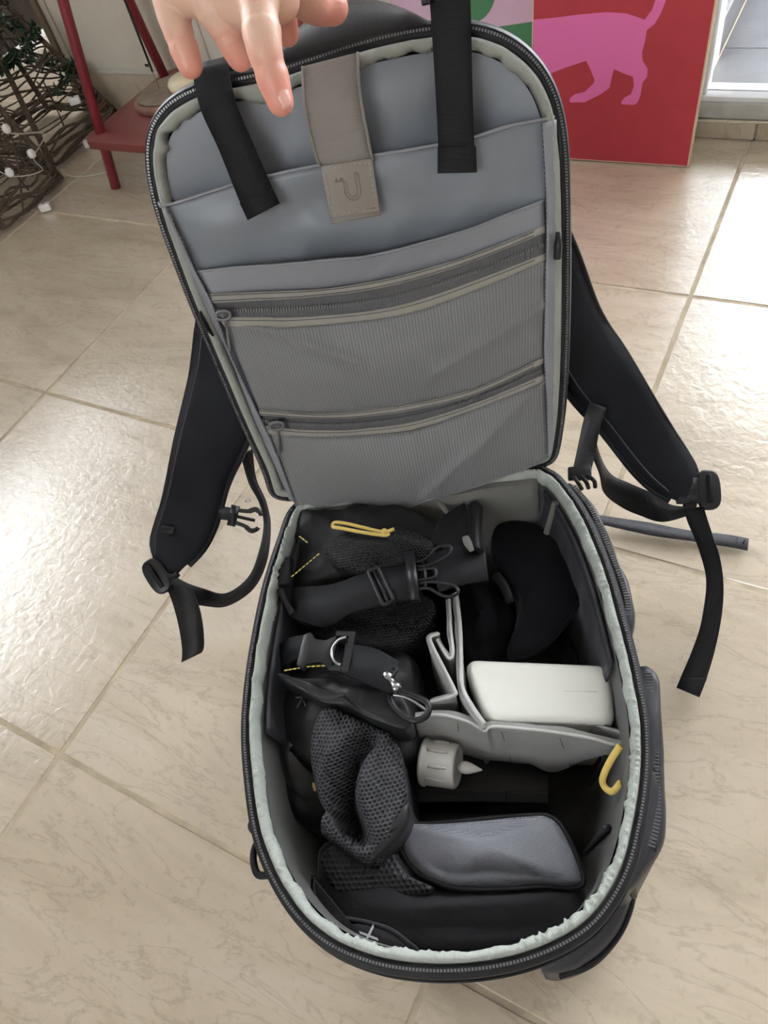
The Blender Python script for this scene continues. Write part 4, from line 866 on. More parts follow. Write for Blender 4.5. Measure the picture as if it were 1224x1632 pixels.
# elastic strap with leather patch
eL, eR = np.array(G['elL']), np.array(G['elR'])
ew = lambda t: .0125+.006*S(t)+.004*t
lidA = resample(eL, 40); lidB = resample(eR, 40)
el = ribbon('elastic_strap', [lw(u, v, ew(i/39)) for i, (u, v) in enumerate(lidA)], [lw(u, v, ew(i/39)) for i, (u, v) in enumerate(lidB)], .0016, 'elastic', LID, 40, 5, label='taupe elastic strap')
for L_ in (lidA, lidB):
    tube('strap_piping', [lw(u, v, ew(i/39)) for i, (u, v) in enumerate(L_)][::3], .0011, 'elastic', el, 6, seg=40)
tb = [lw(*p, .0165) for p in G['tab']]
ribbon('strap_end', [tb[0], tb[3]], [tb[1], tb[2]], .0016, 'elastic', LID, 10, 3)
pc = np.array(G['patch']); pcw = [lw(*p, .0195) for p in pc]
def rrect(c, r, k=5):
    out = []; n = len(c)
    for i in range(n):
        p0, p1, p2 = np.array(c[i-1]), np.array(c[i]), np.array(c[(i+1) % n]); a = p1+unit(p0-p1)*r; b_ = p1+unit(p2-p1)*r
        for t in np.linspace(0, 1, k): out.append((1-t)**2*a+2*t*(1-t)*p1+t*t*b_)
    return np.array(out)
patch = prism('leather_patch', rrect(pcw, .0025), LN, .0028, 'leather', LID, .0006, label='taupe leather patch embossed with a letter U')
pcen = pc.mean(0)
ins = [lw(*(pcen+(p-pcen)*.86), .0197) for p in pc]; stitches('patch_stitching', ins+[ins[0]], 'thread', patch, .0022, .0013, .00042)
PU = unit(pcw[1]-pcw[0]); PV = unit(pcw[0]-pcw[3]); pc3 = sum(pcw)/4
def pt(x, y): return pc3+PU*x+PV*y+LN*.0002
Upath = [pt(-.0045, .0075), pt(-.0045, -.0012)]+[pt(.0012+.0057*math.cos(t), -.0012+.0066*math.sin(t)*1.0) for t in np.linspace(math.pi, 2*math.pi, 9)]+[pt(.0069, .0095)]
for o_, r_ in ((0.0, .0007),):
    tube('embossed_letter', Upath, r_, 'leather', patch, 6, seg=40)
    tube('embossed_letter', [pt(.0069, .0095), pt(.0047, .0095), pt(.0046, -.0008)]+[pt(.0012+.0034*math.cos(t), -.0010+.0042*math.sin(t)) for t in np.linspace(0, -math.pi, 7)]+[pt(-.0023, .0048), pt(-.0045, .0048)], .0005, 'leather', patch, 6, seg=40)
    tube('embossed_letter', [pt(-.0100, .0062), pt(-.0045, .0062)], .0006, 'leather', patch, 6)
    tube('embossed_letter', [pt(-.0100, .0062), pt(-.0085, .0082)], .0005, 'leather', patch, 6)
    tube('embossed_letter', [pt(-.0045, .0075), pt(-.0065, .0078)], .0005, 'leather', patch, 6)
# two black straps hanging over the lid edge
def lid_strap(l, r, wl, mat='webbing_soft', over=.03):
    A = [lw(l[0][0], l[0][1]-.012, -.050), lw(l[0][0], l[0][1]-.003, -.03), lw(l[0][0], l[0][1]+.004, -.008)]+[lw(u, v, w) for (u, v), w in zip(l, wl)]
    B = [lw(r[0][0], r[0][1]-.012, -.050), lw(r[0][0], r[0][1]-.003, -.03), lw(r[0][0], r[0][1]+.004, -.008)]+[lw(u, v, w) for (u, v), w in zip(r, wl)]
    return ribbon('hanging_strap', A, B, .0016, mat, LID, 70, 4), A, B
st, A, B = lid_strap([(-.0935, .349)]+G['bsL'][1:], [(-.0690, .349)]+G['bsR'][1:], [.008, .012, .018, .018, .019, .020])
Ae, Be = np.array(A[-1]), np.array(B[-1]); Ai, Bi = np.array(A[-2]), np.array(B[-2])
ribbon('folded_end', [Ae+LN*.0015, Ae+(Ai-Ae)*.75+LN*.0015], [Be+LN*.0015, Be+(Bi-Be)*.9+LN*.0015], .0016, 'webbing_soft', st, 8, 3)
stitches('end_stitch', [Ae+(Ai-Ae)*.6+LN*.0028, Be+(Bi-Be)*.8+LN*.0028], 'nylon', st, .002, .001, .0006)
rl, rr_ = G['rsL'], G['rsR']
A = [lw(rl[0][0]+.002, .372, -.034), lw(rl[0][0], .380, -.010), lw(rl[0][0], .378, .004), lw(rl[1][0], rl[1][1], .009), lw(*rl[2], .016), lw(*rl[3], .018), lw(*rl[4], .019)]
B = [lw(rr_[0][0]+.002, .368, -.034), lw(rr_[0][0], .376, -.010), lw(rr_[0][0], .374, .004), lw(rr_[1][0], rr_[1][1], .009), lw(*rr_[2], .016), lw(*rr_[3], .018), lw(*rr_[4], .019)]
st = ribbon('hanging_strap', A, B, .0016, 'webbing_soft', LID, 70, 4)
Ae, Be, Ai, Bi = map(np.array, (A[-1], B[-1], A[-2], B[-2]))
ribbon('folded_end', [Ae+LN*.0016-LU*.0005, Ae+(Ai-Ae)*.95+LN*.0016-LU*.0005], [Be+LN*.0016+LU*.001, Be+(Bi-Be)*.98+LN*.0016+LU*.001], .0016, 'webbing_soft', st, 8, 3)
stitches('end_stitch', [Ae+(Ai-Ae)*.5+LN*.0028, Be+(Bi-Be)*.5+LN*.0028], 'nylon', st, .002, .001, .0006)
c = lw((rl[1][0]+rr_[1][0])/2, .3585, .010)
for s_ in (-1, 1): box('strap_keeper', c+LU*s_*.0155, (.006, .008, .008), 'plastic', st, (LU, LV, LN), .001)
# grab handle: padded band bulging out over the top edge
h0, h1 = lw(-.050, .338, -.012), lw(.074, .339, -.012)
HA, HB = [], []
for t in np.linspace(0, 1, 9):
    u = -.052+.126*t; s_ = S(t)**.75
    HA.append(lw(u, .336+.006*s_, -.006+.006*s_)); HB.append(lw(u+.002, .337+.034*s_-.002*t, -.012-.016*s_))
gh = ribbon('grab_handle', HA, HB, .007, 'webbing', LID, 44, 7, .006, label='black ribbed grab handle on the top edge')
# ------------------------------------------------------------------ shoulder straps and webbing
def shoulder(L_, R_, label, back):
    s_ = ribbon('shoulder_strap', L_, R_, .013, 'strap', BP, 60, 7, .004, label=label)
    A = resample(L_, 60); B = resample(R_, 60); d = (B-A)
    tube('edge_piping', A[::3]+np.array([0, 0, -.004]), .0030, 'nylon', s_, 8, seg=60); tube('edge_piping', B[::3]+np.array([0, 0, -.004]), .0030, 'nylon', s_, 8, seg=60)
    tube('strap_seam', (A+d*.13+np.array([0, -.002, .005]))[2:-2:3], .0006, 'darkthread', s_, 4, seg=60)
    e0, e1 = A[-1], B[-1]; tube('end_piping', [e0, (e0+e1)/2+unit((A[-1]-A[-4]))*.006, e1], .0035, 'nylon', s_, 8, seg=20)
    return s_
s1_ = shoulder(G['lsL'], G['lsR'], 'left padded shoulder strap hanging beside the lid', 0)
s2_ = shoulder(G['rsLa'], G['rsRa'], 'right padded shoulder strap hanging beside the lid', 0)
# small stitched tab on the left strap
A = resample(G['lsL'], 60); B = resample(G['lsR'], 60)
p = A[52]*.68+B[52]*.32; box('strap_tab', p+np.array([0, -.004, .006]), (.017, .008, .003), 'nylon', s1_, (unit(B[52]-A[52]), unit(A[50]-A[54]), unit(np.cross(B[52]-A[52], A[50]-A[54]))), .0008)
ribbon('webbing_loop', G['lwA'], G['lwB'], .0016, 'webbing', BP, 70, 3, label='black webbing looping from the left strap to the bag')
ribbon('webbing_tail', G['ltA'], G['ltB'], .0016, 'webbing', BP, 40, 3, label='loose black webbing end below the left strap')
def ladder_buckle(name, c, ax, ay, w, h, parent, mat='plastic', r=.0022):
    c = np.asarray(c); ax = unit(ax); ay = unit(np.asarray(ay)-ax*(np.asarray(ay)@ax))
    k = [c+ax*w/2*sx+ay*h/2*sy for sx, sy in ((-1, -1), (1, -1), (1, 1), (-1, 1))]
    P = []
    for i in range(4):
        for t in (0.08, .5, .92): P.append(k[i]*(1-t)+k[(i+1) % 4]*t)
    it = [tube_data(resample(P, 40, True), r, 8, True), tube_data([c-ax*w/2, c, c+ax*w/2], r*.8, 8)]
    V, F = join_data(it); return mesh_obj(name, V, F, mat, parent)
def disc_adjuster(c, ax, ay, rx, ry, parent):
    c = np.asarray(c); ax = unit(ax); ay = unit(np.asarray(ay)-ax*(np.asarray(ay)@ax)); nn = np.cross(ax, ay); nn = nn if nn[2] > 0 else -nn
    o = prism('strap_adjuster', [c+ax*rx*math.copysign(abs(math.cos(t))**.7, math.cos(t))+ay*ry*math.copysign(abs(math.sin(t))**.7, math.sin(t))+nn*.004 for t in np.linspace(0, 2*math.pi, 29)[:-1]], nn, .008, 'plastic', parent, .002)
    tube('adjuster_bar', [c-ax*rx*.7+nn*.005, c+nn*.0065, c+ax*rx*.7+nn*.005], .0022, 'nylon', o, 8)
    return o
c0, c1 = map(np.array, G['lbuck'])
disc_adjuster((c0+c1)/2+np.array([-.002, .0, .0]), c1-c0, (1, .3, .3), .020, .012, BP)
# sternum strap with side-release buckle
q = [np.array(p_) for p_ in G['lstern']]
sb = ribbon('sternum_strap', [q[0], q[3]], [q[1], q[2]], .002, 'webbing', BP, 12, 3)
def male_buckle(name, c, d, side, L, W, parent, mat='plastic'):
    c = np.asarray(c); d = unit(d); side = unit(np.asarray(side)-d*(np.asarray(side)@d)); nn = np.cross(d, side)
    it = [box_data(c-d*L*.38, d, side, nn, L*.26, W, .005)]
    for s_ in (-1, 1):
        it.append(tube_data(resample([c-d*L*.3+side*s_*W*.30, c+d*L*.05+side*s_*W*.36, c+d*L*.28+side*s_*W*.52, c+d*L*.46+side*s_*W*.40, c+d*L*.5+side*s_*W*.28], 18), [.0022]*8+[.0028]*6+[.0024]*4, 8))
    it.append(tube_data([c-d*L*.3, c, c+d*L*.34], .0018, 8))
    V, F = join_data(it); return mesh_obj(name, V, F, mat, parent)
c0, c1 = map(np.array, G['lsternbuck']); male_buckle('side_release_buckle', (c0+c1)/2, c1-c0, (.2, .8, .5), .032, .022, sb)
ch = np.array(G['lcharm'][0]); tube('wire_charm', [ch+np.array([.003*math.cos(t), 0, .003*math.sin(t)]) for t in np.linspace(0, 6.28, 9)[:-1]], .0004, 'metal', BP, 5, True, 20)
ribbon('anchor_webbing', G['rvA'], G['rvB'], .0018, 'webbing', BP, 24, 3)
c0, c1 = map(np.array, G['rvbuck']); aa = box('anchor_adjuster', c0+np.array([0, .004, 0]), (.021, .013, .006), 'plastic', BP, (unit((1, -.15, 0)), unit((.15, 1, .3)), unit((0, -.3, 1))), .0015)
for s_ in (-1, 0, 1): tube('adjuster_hook', [c0+np.array([s_*.006, -.002, .003]), c0+np.array([s_*.007+.003, -.010, .004]), c1+np.array([s_*.006+.002, .002, .001])], .0020, 'plastic', aa, 8)
ribbon('webbing_loop', G['rlA'], G['rlB'], .0016, 'webbing', BP, 70, 3, label='glossy black webbing looping from the bag to the right strap')
c0, c1 = map(np.array, G['rbuck'])
disc_adjuster((c0+c1)/2+np.array([.002, 0, 0]), c1-c0+np.array([0, -.01, 0]), (1, .2, 0), .019, .011, BP)
ribbon('adjuster_strap', [np.array(G['rsRa'][-2])+np.array([-.012, .006, 0]), c0+np.array([.002, .004, 0])], [np.array(G['rsRa'][-1])+np.array([-.012, 0, 0]), c1+np.array([.002, -.006, 0])], .004, 'webbing', BP, 10, 3)
rt = ribbon('webbing_tail', G['rtA'], G['rtB'], .0016, 'webbing_soft', BP, 60, 4, label='long black webbing end hanging from the right strap')
A, B = map(np.array, (G['rtA'], G['rtB'])); up3 = np.array([0, 0, .0022])
ribbon('folded_end', [A[-1]+up3, A[-2]+up3], [B[-1]+up3, B[-2]+up3], .0018, 'webbing_soft', rt, 8, 3)
fs = ribbon('floor_strap', G['flA'], G['flB'], .0016, 'greyweb', BP, 40, 3, label='flat dark webbing end lying on the floor behind the right strap')
A, B = map(np.array, (G['flA'], G['flB']))
ribbon('folded_end', [A[-1]+up3, A[-1]*.35+A[-2]*.65+up3], [B[-1]+up3, B[-1]*.35+B[-2]*.65+up3], .0018, 'greyweb', fs, 8, 3)
tube('bar_tack', [A[-1]*.7+A[-2]*.3*1+np.array([0, -.004, .004])+(B[-1]-A[-1])*.0, A[-1]*.7+A[-2]*.3+(B[-1]-A[-1])*.6+up3*1.4], .0007, 'nylon', fs, 5)
# hinge cloth joining lid and body
rows = [[(x, .166+.006*math.sin(t*math.pi), .188+.016*t) for x in np.linspace(-.09, .13, 20)] for t in np.linspace(0, 1, 6)]
sheet('hinge_cloth', rows, .003, 'nylon', BP)

# ------------------------------------------------------------------ things in the bag
# --- black accessory pouches
def fold1(x, y): return .004*fbm(x*28, y*28, 1)+.002*fbm(x*70, y*70, 2)
P1 = thing('belt_pouch', 'black belt pouch with yellow drawcord and wide webbing, nearest the hinge', 'pouch', (-.04, .09, .04), 'black belt pouches in the bag')
cushion('pouch_body', G['p1'], .045, .012, .012, 'nylon', P1, fold1, label='black fabric body', wob=.005, wobs=45)
cushion('mesh_pocket', G['p1mesh'], .15, .014, .008, 'spacer_fine', P1, lambda x, y: .002*fbm(x*50, y*50, 4), label='black mesh front', wob=.002)
cushion('lower_flap', G['p1low'], .12, .004, .008, 'spacer_fine', P1, fold1, wob=.002)
yc = tube('drawcord', G['ycord1'], .0016, 'ycord', P1, 8, seg=40, label='yellow drawcord loop'); tube('cord_strand', G['ycord2'], .0016, 'ycord', yc, 8, seg=40)
kn = np.array(G['ycord1'][4]); lathe('cord_knot', [(.001, -.003), (.0032, -.001), (.0032, .0015), (.001, .003)], kn, (1, -.4, 0), 'ycord', yc, 12)
ribbon('waist_webbing', G['wb1A'], G['wb1B'], .0022, 'webbing_soft', P1, 30, 3, .001)
ribbon('waist_webbing', G['wb2A'], G['wb2B'], .003, 'webbing_soft', P1, 20, 3)
ribbon('waist_webbing', G['wb3A'], G['wb3B'], .0022, 'webbing_soft', P1, 24, 3, .002)
ribbon('waist_webbing', G['wb7A'], G['wb7B'], .0022, 'webbing_soft', P1, 20, 5, .003)
ribbon('waist_webbing', G['wb4A'], G['wb4B'], .004, 'nylon', P1, 20, 5, .006)
c0 = np.array(G['slider'][0]); ladder_buckle('webbing_slider', c0, np.array(G['wb2B'][0])-np.array(G['wb2A'][0]), (1, .1, 0), .036, .010, P1, 'plastic', .002)
c0, c1 = map(np.array, G['fbuck']); c0 = c0+EZ*.006; c1 = c1+EZ*.006
d = unit(c1-c0); sd = unit(np.cross(EZ, d))
it = [box_data(c0+d*.002, d, sd, EZ, .008, .046, .007)]
for s_ in (-1, 1):
    it.append(tube_data(resample([c0+d*.005+sd*s_*.013, c0+d*.014+sd*s_*.014, c0+d*.026+sd*s_*.024, c0+d*.037+sd*s_*.023, c0+d*.034+sd*s_*.015, c0+d*.018+sd*s_*.0085, c0+d*.006+sd*s_*.008], 26), .0014, 6))
it.append(tube_data(resample([c0+d*.005-sd*.005, c0+d*.020-sd*.0042, c0+d*.022, c0+d*.020+sd*.0042, c0+d*.005+sd*.005], 18), .0014, 6))
it.append(tube_data([c0+d*.012-sd*.012, c0+d*.013, c0+d*.012+sd*.012], .0011, 6))
V, F = join_data(it); mesh_obj('prong_buckle', V, F, 'plastic', P1, 'black buckle with open prongs')
for a_, b_ in (((-.0870, .1235, .207), (-.0775, .1135, .207)), ((-.094, .0845, .203), (-.0665, .1035, .207))): stitches('yellow_stitch', [a_, b_], 'ythread', P1, .003, .001, .0006)
lb = box('side_keeper', (-.106, .095, .196), (.022, .028, .010), 'nylon', P1, None, .003)
tube('keeper_cord', [(-.106, .078, .196), (-.102, .068, .192), (-.097, .058, .186)], [.0035, .0025, .003], 'plastic', P1, 8)

P2 = thing('belt_pouch', 'black belt pouch with crumpled mesh bag, clip buckle and carabiner, by the left wall', 'pouch', (-.055, -.02, .04), 'black belt pouches in the bag')
cushion('pouch_body', G['p2'], .045, .016, .012, 'pouchnylon', P2, fold1, label='black fabric body', wob=.004, wobs=28)
def valley(x, y):
    # S-shaped fold running down the mesh bag
    cx_ = -.036+.018*math.sin((y+.055)*38)
    d_ = (x-cx_)/.0085
    k = math.exp(-d_*d_)*max(0, min(1, (-.045-y)/.02))*max(0, min(1, (y+.135)/.02))
    d2 = (x-cx_+.020)/.006
    return -.042*k+.009*math.exp(-d2*d2)*max(0, min(1, (-.06-y)/.02))+.003*fbm(x*45, y*45, 6)
cushion('mesh_bag', G['p2mesh'], .08, .012, .014, 'spacer', P2, valley, n=110, inner=26, label='crumpled black mesh bag', wob=.003, wobs=45)
cushion('mesh_bag_side', G['p2left'], .06, .010, .014, 'pouchnylon', P2, fold1, wob=.004, wobs=40)
cushion('mesh_lobe', [(-.098, -.075, .135), (-.088, -.092, .135), (-.065, -.105, .137), (-.046, -.100, .14), (-.040, -.085, .142), (-.055, -.072, .14), (-.08, -.066, .137)], .06, .008, .010, 'spacer', P2, fold1, wob=.002)
cushion('smooth_trim', G['p2trim'], .10, .002, .006, 'pouchnylon', P2, None, n=48, wob=.001)
cushion('stitched_flap', G['flapS'], .15, .004, .005, 'pouchnylon', P2, fold1, wob=.0025, wobs=45)
stitches('yellow_stitch', [(-.098, -.0005, .199), (-.078, -.0015, .203), (-.058, -.003, .203)], 'ythread', P2, .003, .001, .0006)
for a_, b_ in zip(G['mark'][0::2], G['mark'][1::2]): tube('printed_mark', [a_, b_], .0007, 'darkgrey', P2, 5)
tube('yellow_toggle', [(-.0865, -.0735, .152), (-.0835, -.080, .153), (-.0825, -.086, .150)], .0022, 'ycord', P2, 8)
ribbon('clip_webbing', G['wb5A'], G['wb5B'], .0022, 'webbing_soft', P2, 20, 3)
ribbon('clip_webbing', [np.array(p_)+np.array([0, 0, .006]) for p_ in G['wb6A']], [np.array(p_)+np.array([0, 0, .006]) for p_ in G['wb6B']], .0022, 'webbing_soft', P2, 24, 3, .002)
c0, c1 = map(np.array, G['mb']); d = unit(c1-c0); sd = unit(np.cross(EZ, d)); L_ = np.linalg.norm(c1-c0); zb_ = EZ*.006
ol = []
for x, y in ((-.02, .5), (.12, .62), (.25, .40), (.45, .36), (.62, .50), (.70, .58), (.70, -.58), (.60, -.50), (.45, -.34), (.25, -.40), (.12, -.62), (-.02, -.5)): ol.append(c0+d*L_*x+sd*.026*y+zb_)
cb = prism('clip_buckle', ol, EZ, .007, 'plastic', P2, .0012, label='black plastic clip buckle')
tube('buckle_arc', [c0+d*(L_*.92+.012*math.cos(t)*.9)+sd*.012*math.sin(t)+zb_*1.3 for t in np.linspace(math.pi*.55, math.pi*1.45, 9)], .0012, 'metal', cb, 6, seg=30)
V, F = join_data([box_data(c0+d*L_*1.0+zb_*.9, d, sd, EZ, .005, .034, .006), box_data(c0+d*L_*.84+zb_*.8+sd*.015, d, sd, EZ, L_*.34, .004, .006), box_data(c0+d*L_*.84+zb_*.8-sd*.015, d, sd, EZ, L_*.34, .004, .006)])
mesh_obj('buckle_frame', V, F, 'plastic', cb, smooth=False)
c0, c1 = map(np.array, G['swivel'])
sw = lathe('swivel', [(.002, 0), (.0042, .002), (.0046, .006), (.003, .009), (.0028, .013), (.0045, .016), (.003, .019)], c0, c1-c0, 'metal', P2, 16, label='grey metal swivel')
ladder_buckle('swivel_ring', c0+np.array([.0, .004, .002]), (.6, -.5, 0), (.6, .7, 0), .022, .008, P2, 'plastic', .0015)
cb = tube('carabiner', G['carab'], .0026, 'plastic', P2, 10, True, 60, label='black carabiner hook')
k = [np.array(p_) for p_ in G['carab']]; tube('gate', [k[1]*.5+k[0]*.5, (k[0]+k[6])/2+np.array([.002, -.004, 0]), k[4]*.6+k[5]*.4], .0012, 'metal', cb, 6)

# --- white plastic bottle
wv = np.array(G['white'])
WBX = thing('plastic_bottle', 'white plastic bottle lying between the grey dividers and the black cap', 'bottle', tuple(np.r_[wv.mean(0)[:2], .06]))
zs = [(.058, .965), (.066, 1.0), (.150, 1.0)]
Q = rrect(wv, .012, 7)
rings = []
cq = wv.mean(0)
for z, s_ in ((.058, .86), (.060, .94), (.066, .985), (.075, 1.0), (.1495, 1.0), (.157, .988), (.1625, .955), (.1648, .90), (.1655, .80), (.1658, .5), (.1660, .2)):
    rings.append(np.c_[cq[0]+(Q[:, 0]-cq[0])*s_, cq[1]+(Q[:, 1]-cq[1])*(s_ if s_ > .9 else s_*.97), np.full(len(Q), z)])
loft('bottle_body', rings, 'white', WBX, cap0=True, cap1=True)
mid = (wv[0]+wv[3])/2; mid2 = (wv[1]+wv[2])/2
tube('mould_seam', [mid*.35+mid2*.65+np.array([0, 0, .0008]), mid*.12+mid2*.88+np.array([0, 0, .0008])], .0003, 'white', WBX, 5)

# --- padded dividers
def fence(name, top, depth, lean, mat, parent, thick=.004, n=60, zbot=None, label=None):
    T = resample(top, n)
    rows = [[(p[0]+lean[0]*t+.0012*fbm(p[0]*60, p[1]*60, t*4), p[1]+lean[1]*t+.0012*fbm(p[1]*60, p[0]*60, t*4+3), p[2]-(depth if np.isscalar(depth) else depth)*t) for p in T] for t in np.linspace(0, 1, 10)]
    o = sheet(name, rows, thick, mat, parent, label)
    tube('edge_binding', T[::2], thick*.46, 'divedge', o, 6, seg=n)
    return o
D1 = thing('padded_divider', 'grey padded divider with pale edges across the bag in front of the white bottle', 'divider', (.06, -.06, .09), 'grey padded dividers')
F_ = np.array(G['divF']); Fb = np.array(G['divFb'])
T = resample(F_, 70); Bt = resample(Fb, 70)
rows = []
for t in np.linspace(0, 1, 12):
    q = T*(1-t)+Bt*t; q[:, 1] -= .004*math.sin(t*math.pi); 
    rows.append([(p[0], p[1]+.0015*fbm(p[0]*50, p[2]*50, 2), p[2]) for p in q])
d1 = sheet('divider_panel', rows, .005, 'divider', D1, flip=True)
tube('edge_binding', T[::2], .0012, 'divedge', d1, 6, seg=90, label='pale edge')
B2 = resample(np.array(G['divB']), 40)
rows = [[(p[0], p[1]-.002-.004*t, p[2]-.05*t) for p in B2] for t in np.linspace(0, 1, 6)]
d2 = sheet('divider_flap', rows, .004, 'divider', D1, flip=True); tube('edge_binding', B2[::2], .0011, 'divedge', d2, 6, seg=60)
for k in (14, 30, 48): stitches('quilt_seam', [T[k]*.95+Bt[k]*.05+np.array([0, -.003, 0]), Bt[k]*.9+T[k]*.1+np.array([0, -.003, 0])], 'darkthread', d1, .003, .0015, .0003)
D2 = thing('padded_divider', 'grey padded divider folded upright along the left side of the white bottle', 'divider', (.035, .02, .05), 'grey padded dividers')
fence('divider_panel', G['divV'], .10, (-.004, 0), 'divider', D2)
fence('divider_panel', G['divVf'], .09, (-.003, -.002), 'divider', D2, .003)
fence('divider_panel', G['divV2'], .09, (-.003, 0), 'divider', D2, .003)

# --- black device box and LED candle
bx = [np.array(p_) for p_ in G['box']]; bf = [np.array(p_) for p_ in G['boxf']]
DB = thing('device_box', 'flat black box with a dark grey edge strip under the LED candle', 'box', (.035, -.06, .035))
low = lambda p_, z: np.array([p_[0], p_[1], z])
o = loft('box_body', [[low(q, .036) for q in (bx[0], bx[1], bf[2], bf[3])], [low(q, .07) for q in (bx[0], bx[1], bf[2], bf[3])], [bx[0], bx[1], bx[2], bx[3]]], 'dark', DB, cap0=True, cap1=True, uv=False, smooth=False)
nb = unit(np.cross(bf[1]-bf[0], bf[3]-bf[0])); nb = nb if nb[2] > 0 else -nb
prism('bevel_strip', [p_+nb*.0008 for p_ in (bf[0], bf[1]*.0+bf[0]+(bf[1]-bf[0])*.716, bf[3]+(bf[2]-bf[3])*.716, bf[3])], nb, .002, 'darkgrey', DB)
prism('bevel_strip', [p_+nb*.0008 for p_ in (bf[0]+(bf[1]-bf[0])*.724, bf[1], bf[2], bf[3]+(bf[2]-bf[3])*.724)], nb, .002, 'darkgrey', DB)
cd = [np.array(p_) for p_ in G['candle']]
ax = unit(cd[2]-cd[0])
CZ = np.array([0, 0, -.012])
LC = thing('led_candle', 'small frosted LED tea light lying on its side on the black box', 'candle', tuple(cd[1]+np.array([0, 0, -.03])))
h = np.linalg.norm(cd[2]-cd[0])
lathe('candle_cup', [(.001, 0), (.0185, 0), (.0190, .0015), (.0190, .003), (.0175, .004), (.0175, h-.003), (.0168, h-.001), (.0150, h), (.014, h-.001), (.001, h-.0005)], cd[0]+CZ, ax, 'clear', LC, 36)
lathe('flame', [(.003, 0), (.0046, .003), (.0050, .006), (.0042, .010), (.0022, .015), (.0006, .019)], cd[2]+CZ, ax, 'clear', LC, 16, label='clear flame shaped tip')
u_ = unit(np.cross(ax, EZ)); w_ = np.cross(u_, ax)
for t in (40, 75, 115, 150):
    dr = u_*math.cos(math.radians(t))+w_*math.sin(math.radians(t))*-1; dr = dr if dr[2] > 0 else -dr
    p = cd[0]+CZ+ax*.004+dr*.0178
    tube('wax_drip', [p+ax*(.002+.003*(t % 3)), p+ax*.012, p+ax*(.017+.002*(t % 2))], [.0012, .0016, .0010], 'clear', LC, 6)

# --- flash pouch with silver top
FP = thing('flash_pouch', 'black padded pouch with silver grey leather top and lettered flap at the front rim', 'pouch', (.01, -.15, .035))
cushion('pouch_body', G['gp'], .036, .006, .014, 'felt', FP, lambda x, y: -.010*max(0, min(1, (-.165-y)/.04))-.016*math.exp(-((x-.035)/.05)**4)*max(0, min(1, (y+.168)/.012)), n=90, label='black felt body', wob=.001)
gpg = [np.array(p_)+np.array([0, 0, .004]) for p_ in G['gpg']]
gt = cushion('grey_top', gpg, .11, .009, .011, 'pouchgrey', FP, lambda x, y: .0015*fbm(x*20, y*20, 2)-.004*math.exp(-((x-.012)/.010)**2-((y+.142)/.02)**2), n=90, inner=20, label='silver grey leather top')
tube('top_seam', [p_+np.array([0, -.0005, -.006]) for p_ in gpg], .0018, 'nylon', gt, 6, True, 120)
cushion('textured_panel', [(-.080, -.133, .153), (-.066, -.121, .154), (-.030, -.119, .155), (-.0245, -.130, .156), (-.014, -.147, .155), (.004, -.158, .153), (-.03, -.160, .152), (-.065, -.155, .152)], .14, .003, .004, 'hexfab', FP, None, n=48, label='hexagon textured black panel')
fl = cushion('closing_flap', G['flap'], .158, .002, .003, 'nylon', FP, None, n=60, taper=1.0, label='black closing flap with grey letters')
tube('flap_edge', [np.array(p_)+np.array([0, 0, .0005]) for p_ in G['flap']], .0014, 'felt', fl, 6, True, 80)
fc = bpy.data.curves.new('flap_lettering', 'FONT'); fc.body = 'OX'; fc.size = .0150; fc.extrude = .0003; fc.align_x = 'RIGHT'; fc.align_y = 'CENTER'; fc.space_character = 1.05
ft = bpy.data.objects.new('flap_lettering_curve', fc); COL.objects.link(ft); dg_ = bpy.context.evaluated_depsgraph_get(); fme = bpy.data.meshes.new_from_object(ft.evaluated_get(dg_)); bpy.data.objects.remove(ft)
fme.materials.clear(); fme.materials.append(MT['lettering']); fo = bpy.data.objects.new('flap_lettering', fme); COL.objects.link(fo)
fo.parent = fl; fo.location = Vector(G['ox'][2])+Vector((.0005, .0035, .0045))-Vector(wpos(FP)); fo.rotation_euler = (0, 0, math.radians(108)); fo['label'] = 'grey letters on the flap'

# --- black cap
CP = thing('baseball_cap', 'black cap with rounded brim tucked in the far right compartment', 'cap', (.10, .09, .05))
cushion('crown', G['cap_crown'], .05, .012, .018, 'capfab', CP, lambda x, y: .004*fbm(x*40, y*40, 2), n=60, wob=.003, wobs=40)
B_ = np.array(G['cap_brim']); cB = B_.mean(0)
Bb = resample(B_, 64, True)
rings = []
for k in range(12):
    f = 1-k/11.5; rings.append(np.c_[cB[0]+(Bb[:, 0]-cB[0])*f, cB[1]+(Bb[:, 1]-cB[1])*f, Bb[:, 2]-.012*(1-f*f)*0+.010*(1-f*f)*1.0])
low_ = [r.copy()-np.array([0, 0, .003]) for r in rings][::-1]
loft('brim', low_+rings, 'capfab', CP, cap0=True, cap1=True, uv=False)
tube('brim_edge', Bb[::2]-np.array([0, 0, .0015]), .0022, 'capfab', CP, 6, True, 80)
tube('sweatband', [(.0905, .095, .147), (.0975, .075, .150), (.0985, .055, .150), (.091, .035, .148)], .0035, 'nylon', CP, 8, seg=30)
tube('back_strap', [(.080, .090, .150), (.086, .075, .153), (.088, .062, .152)], .0045, 'nylon', CP, 8, seg=20)

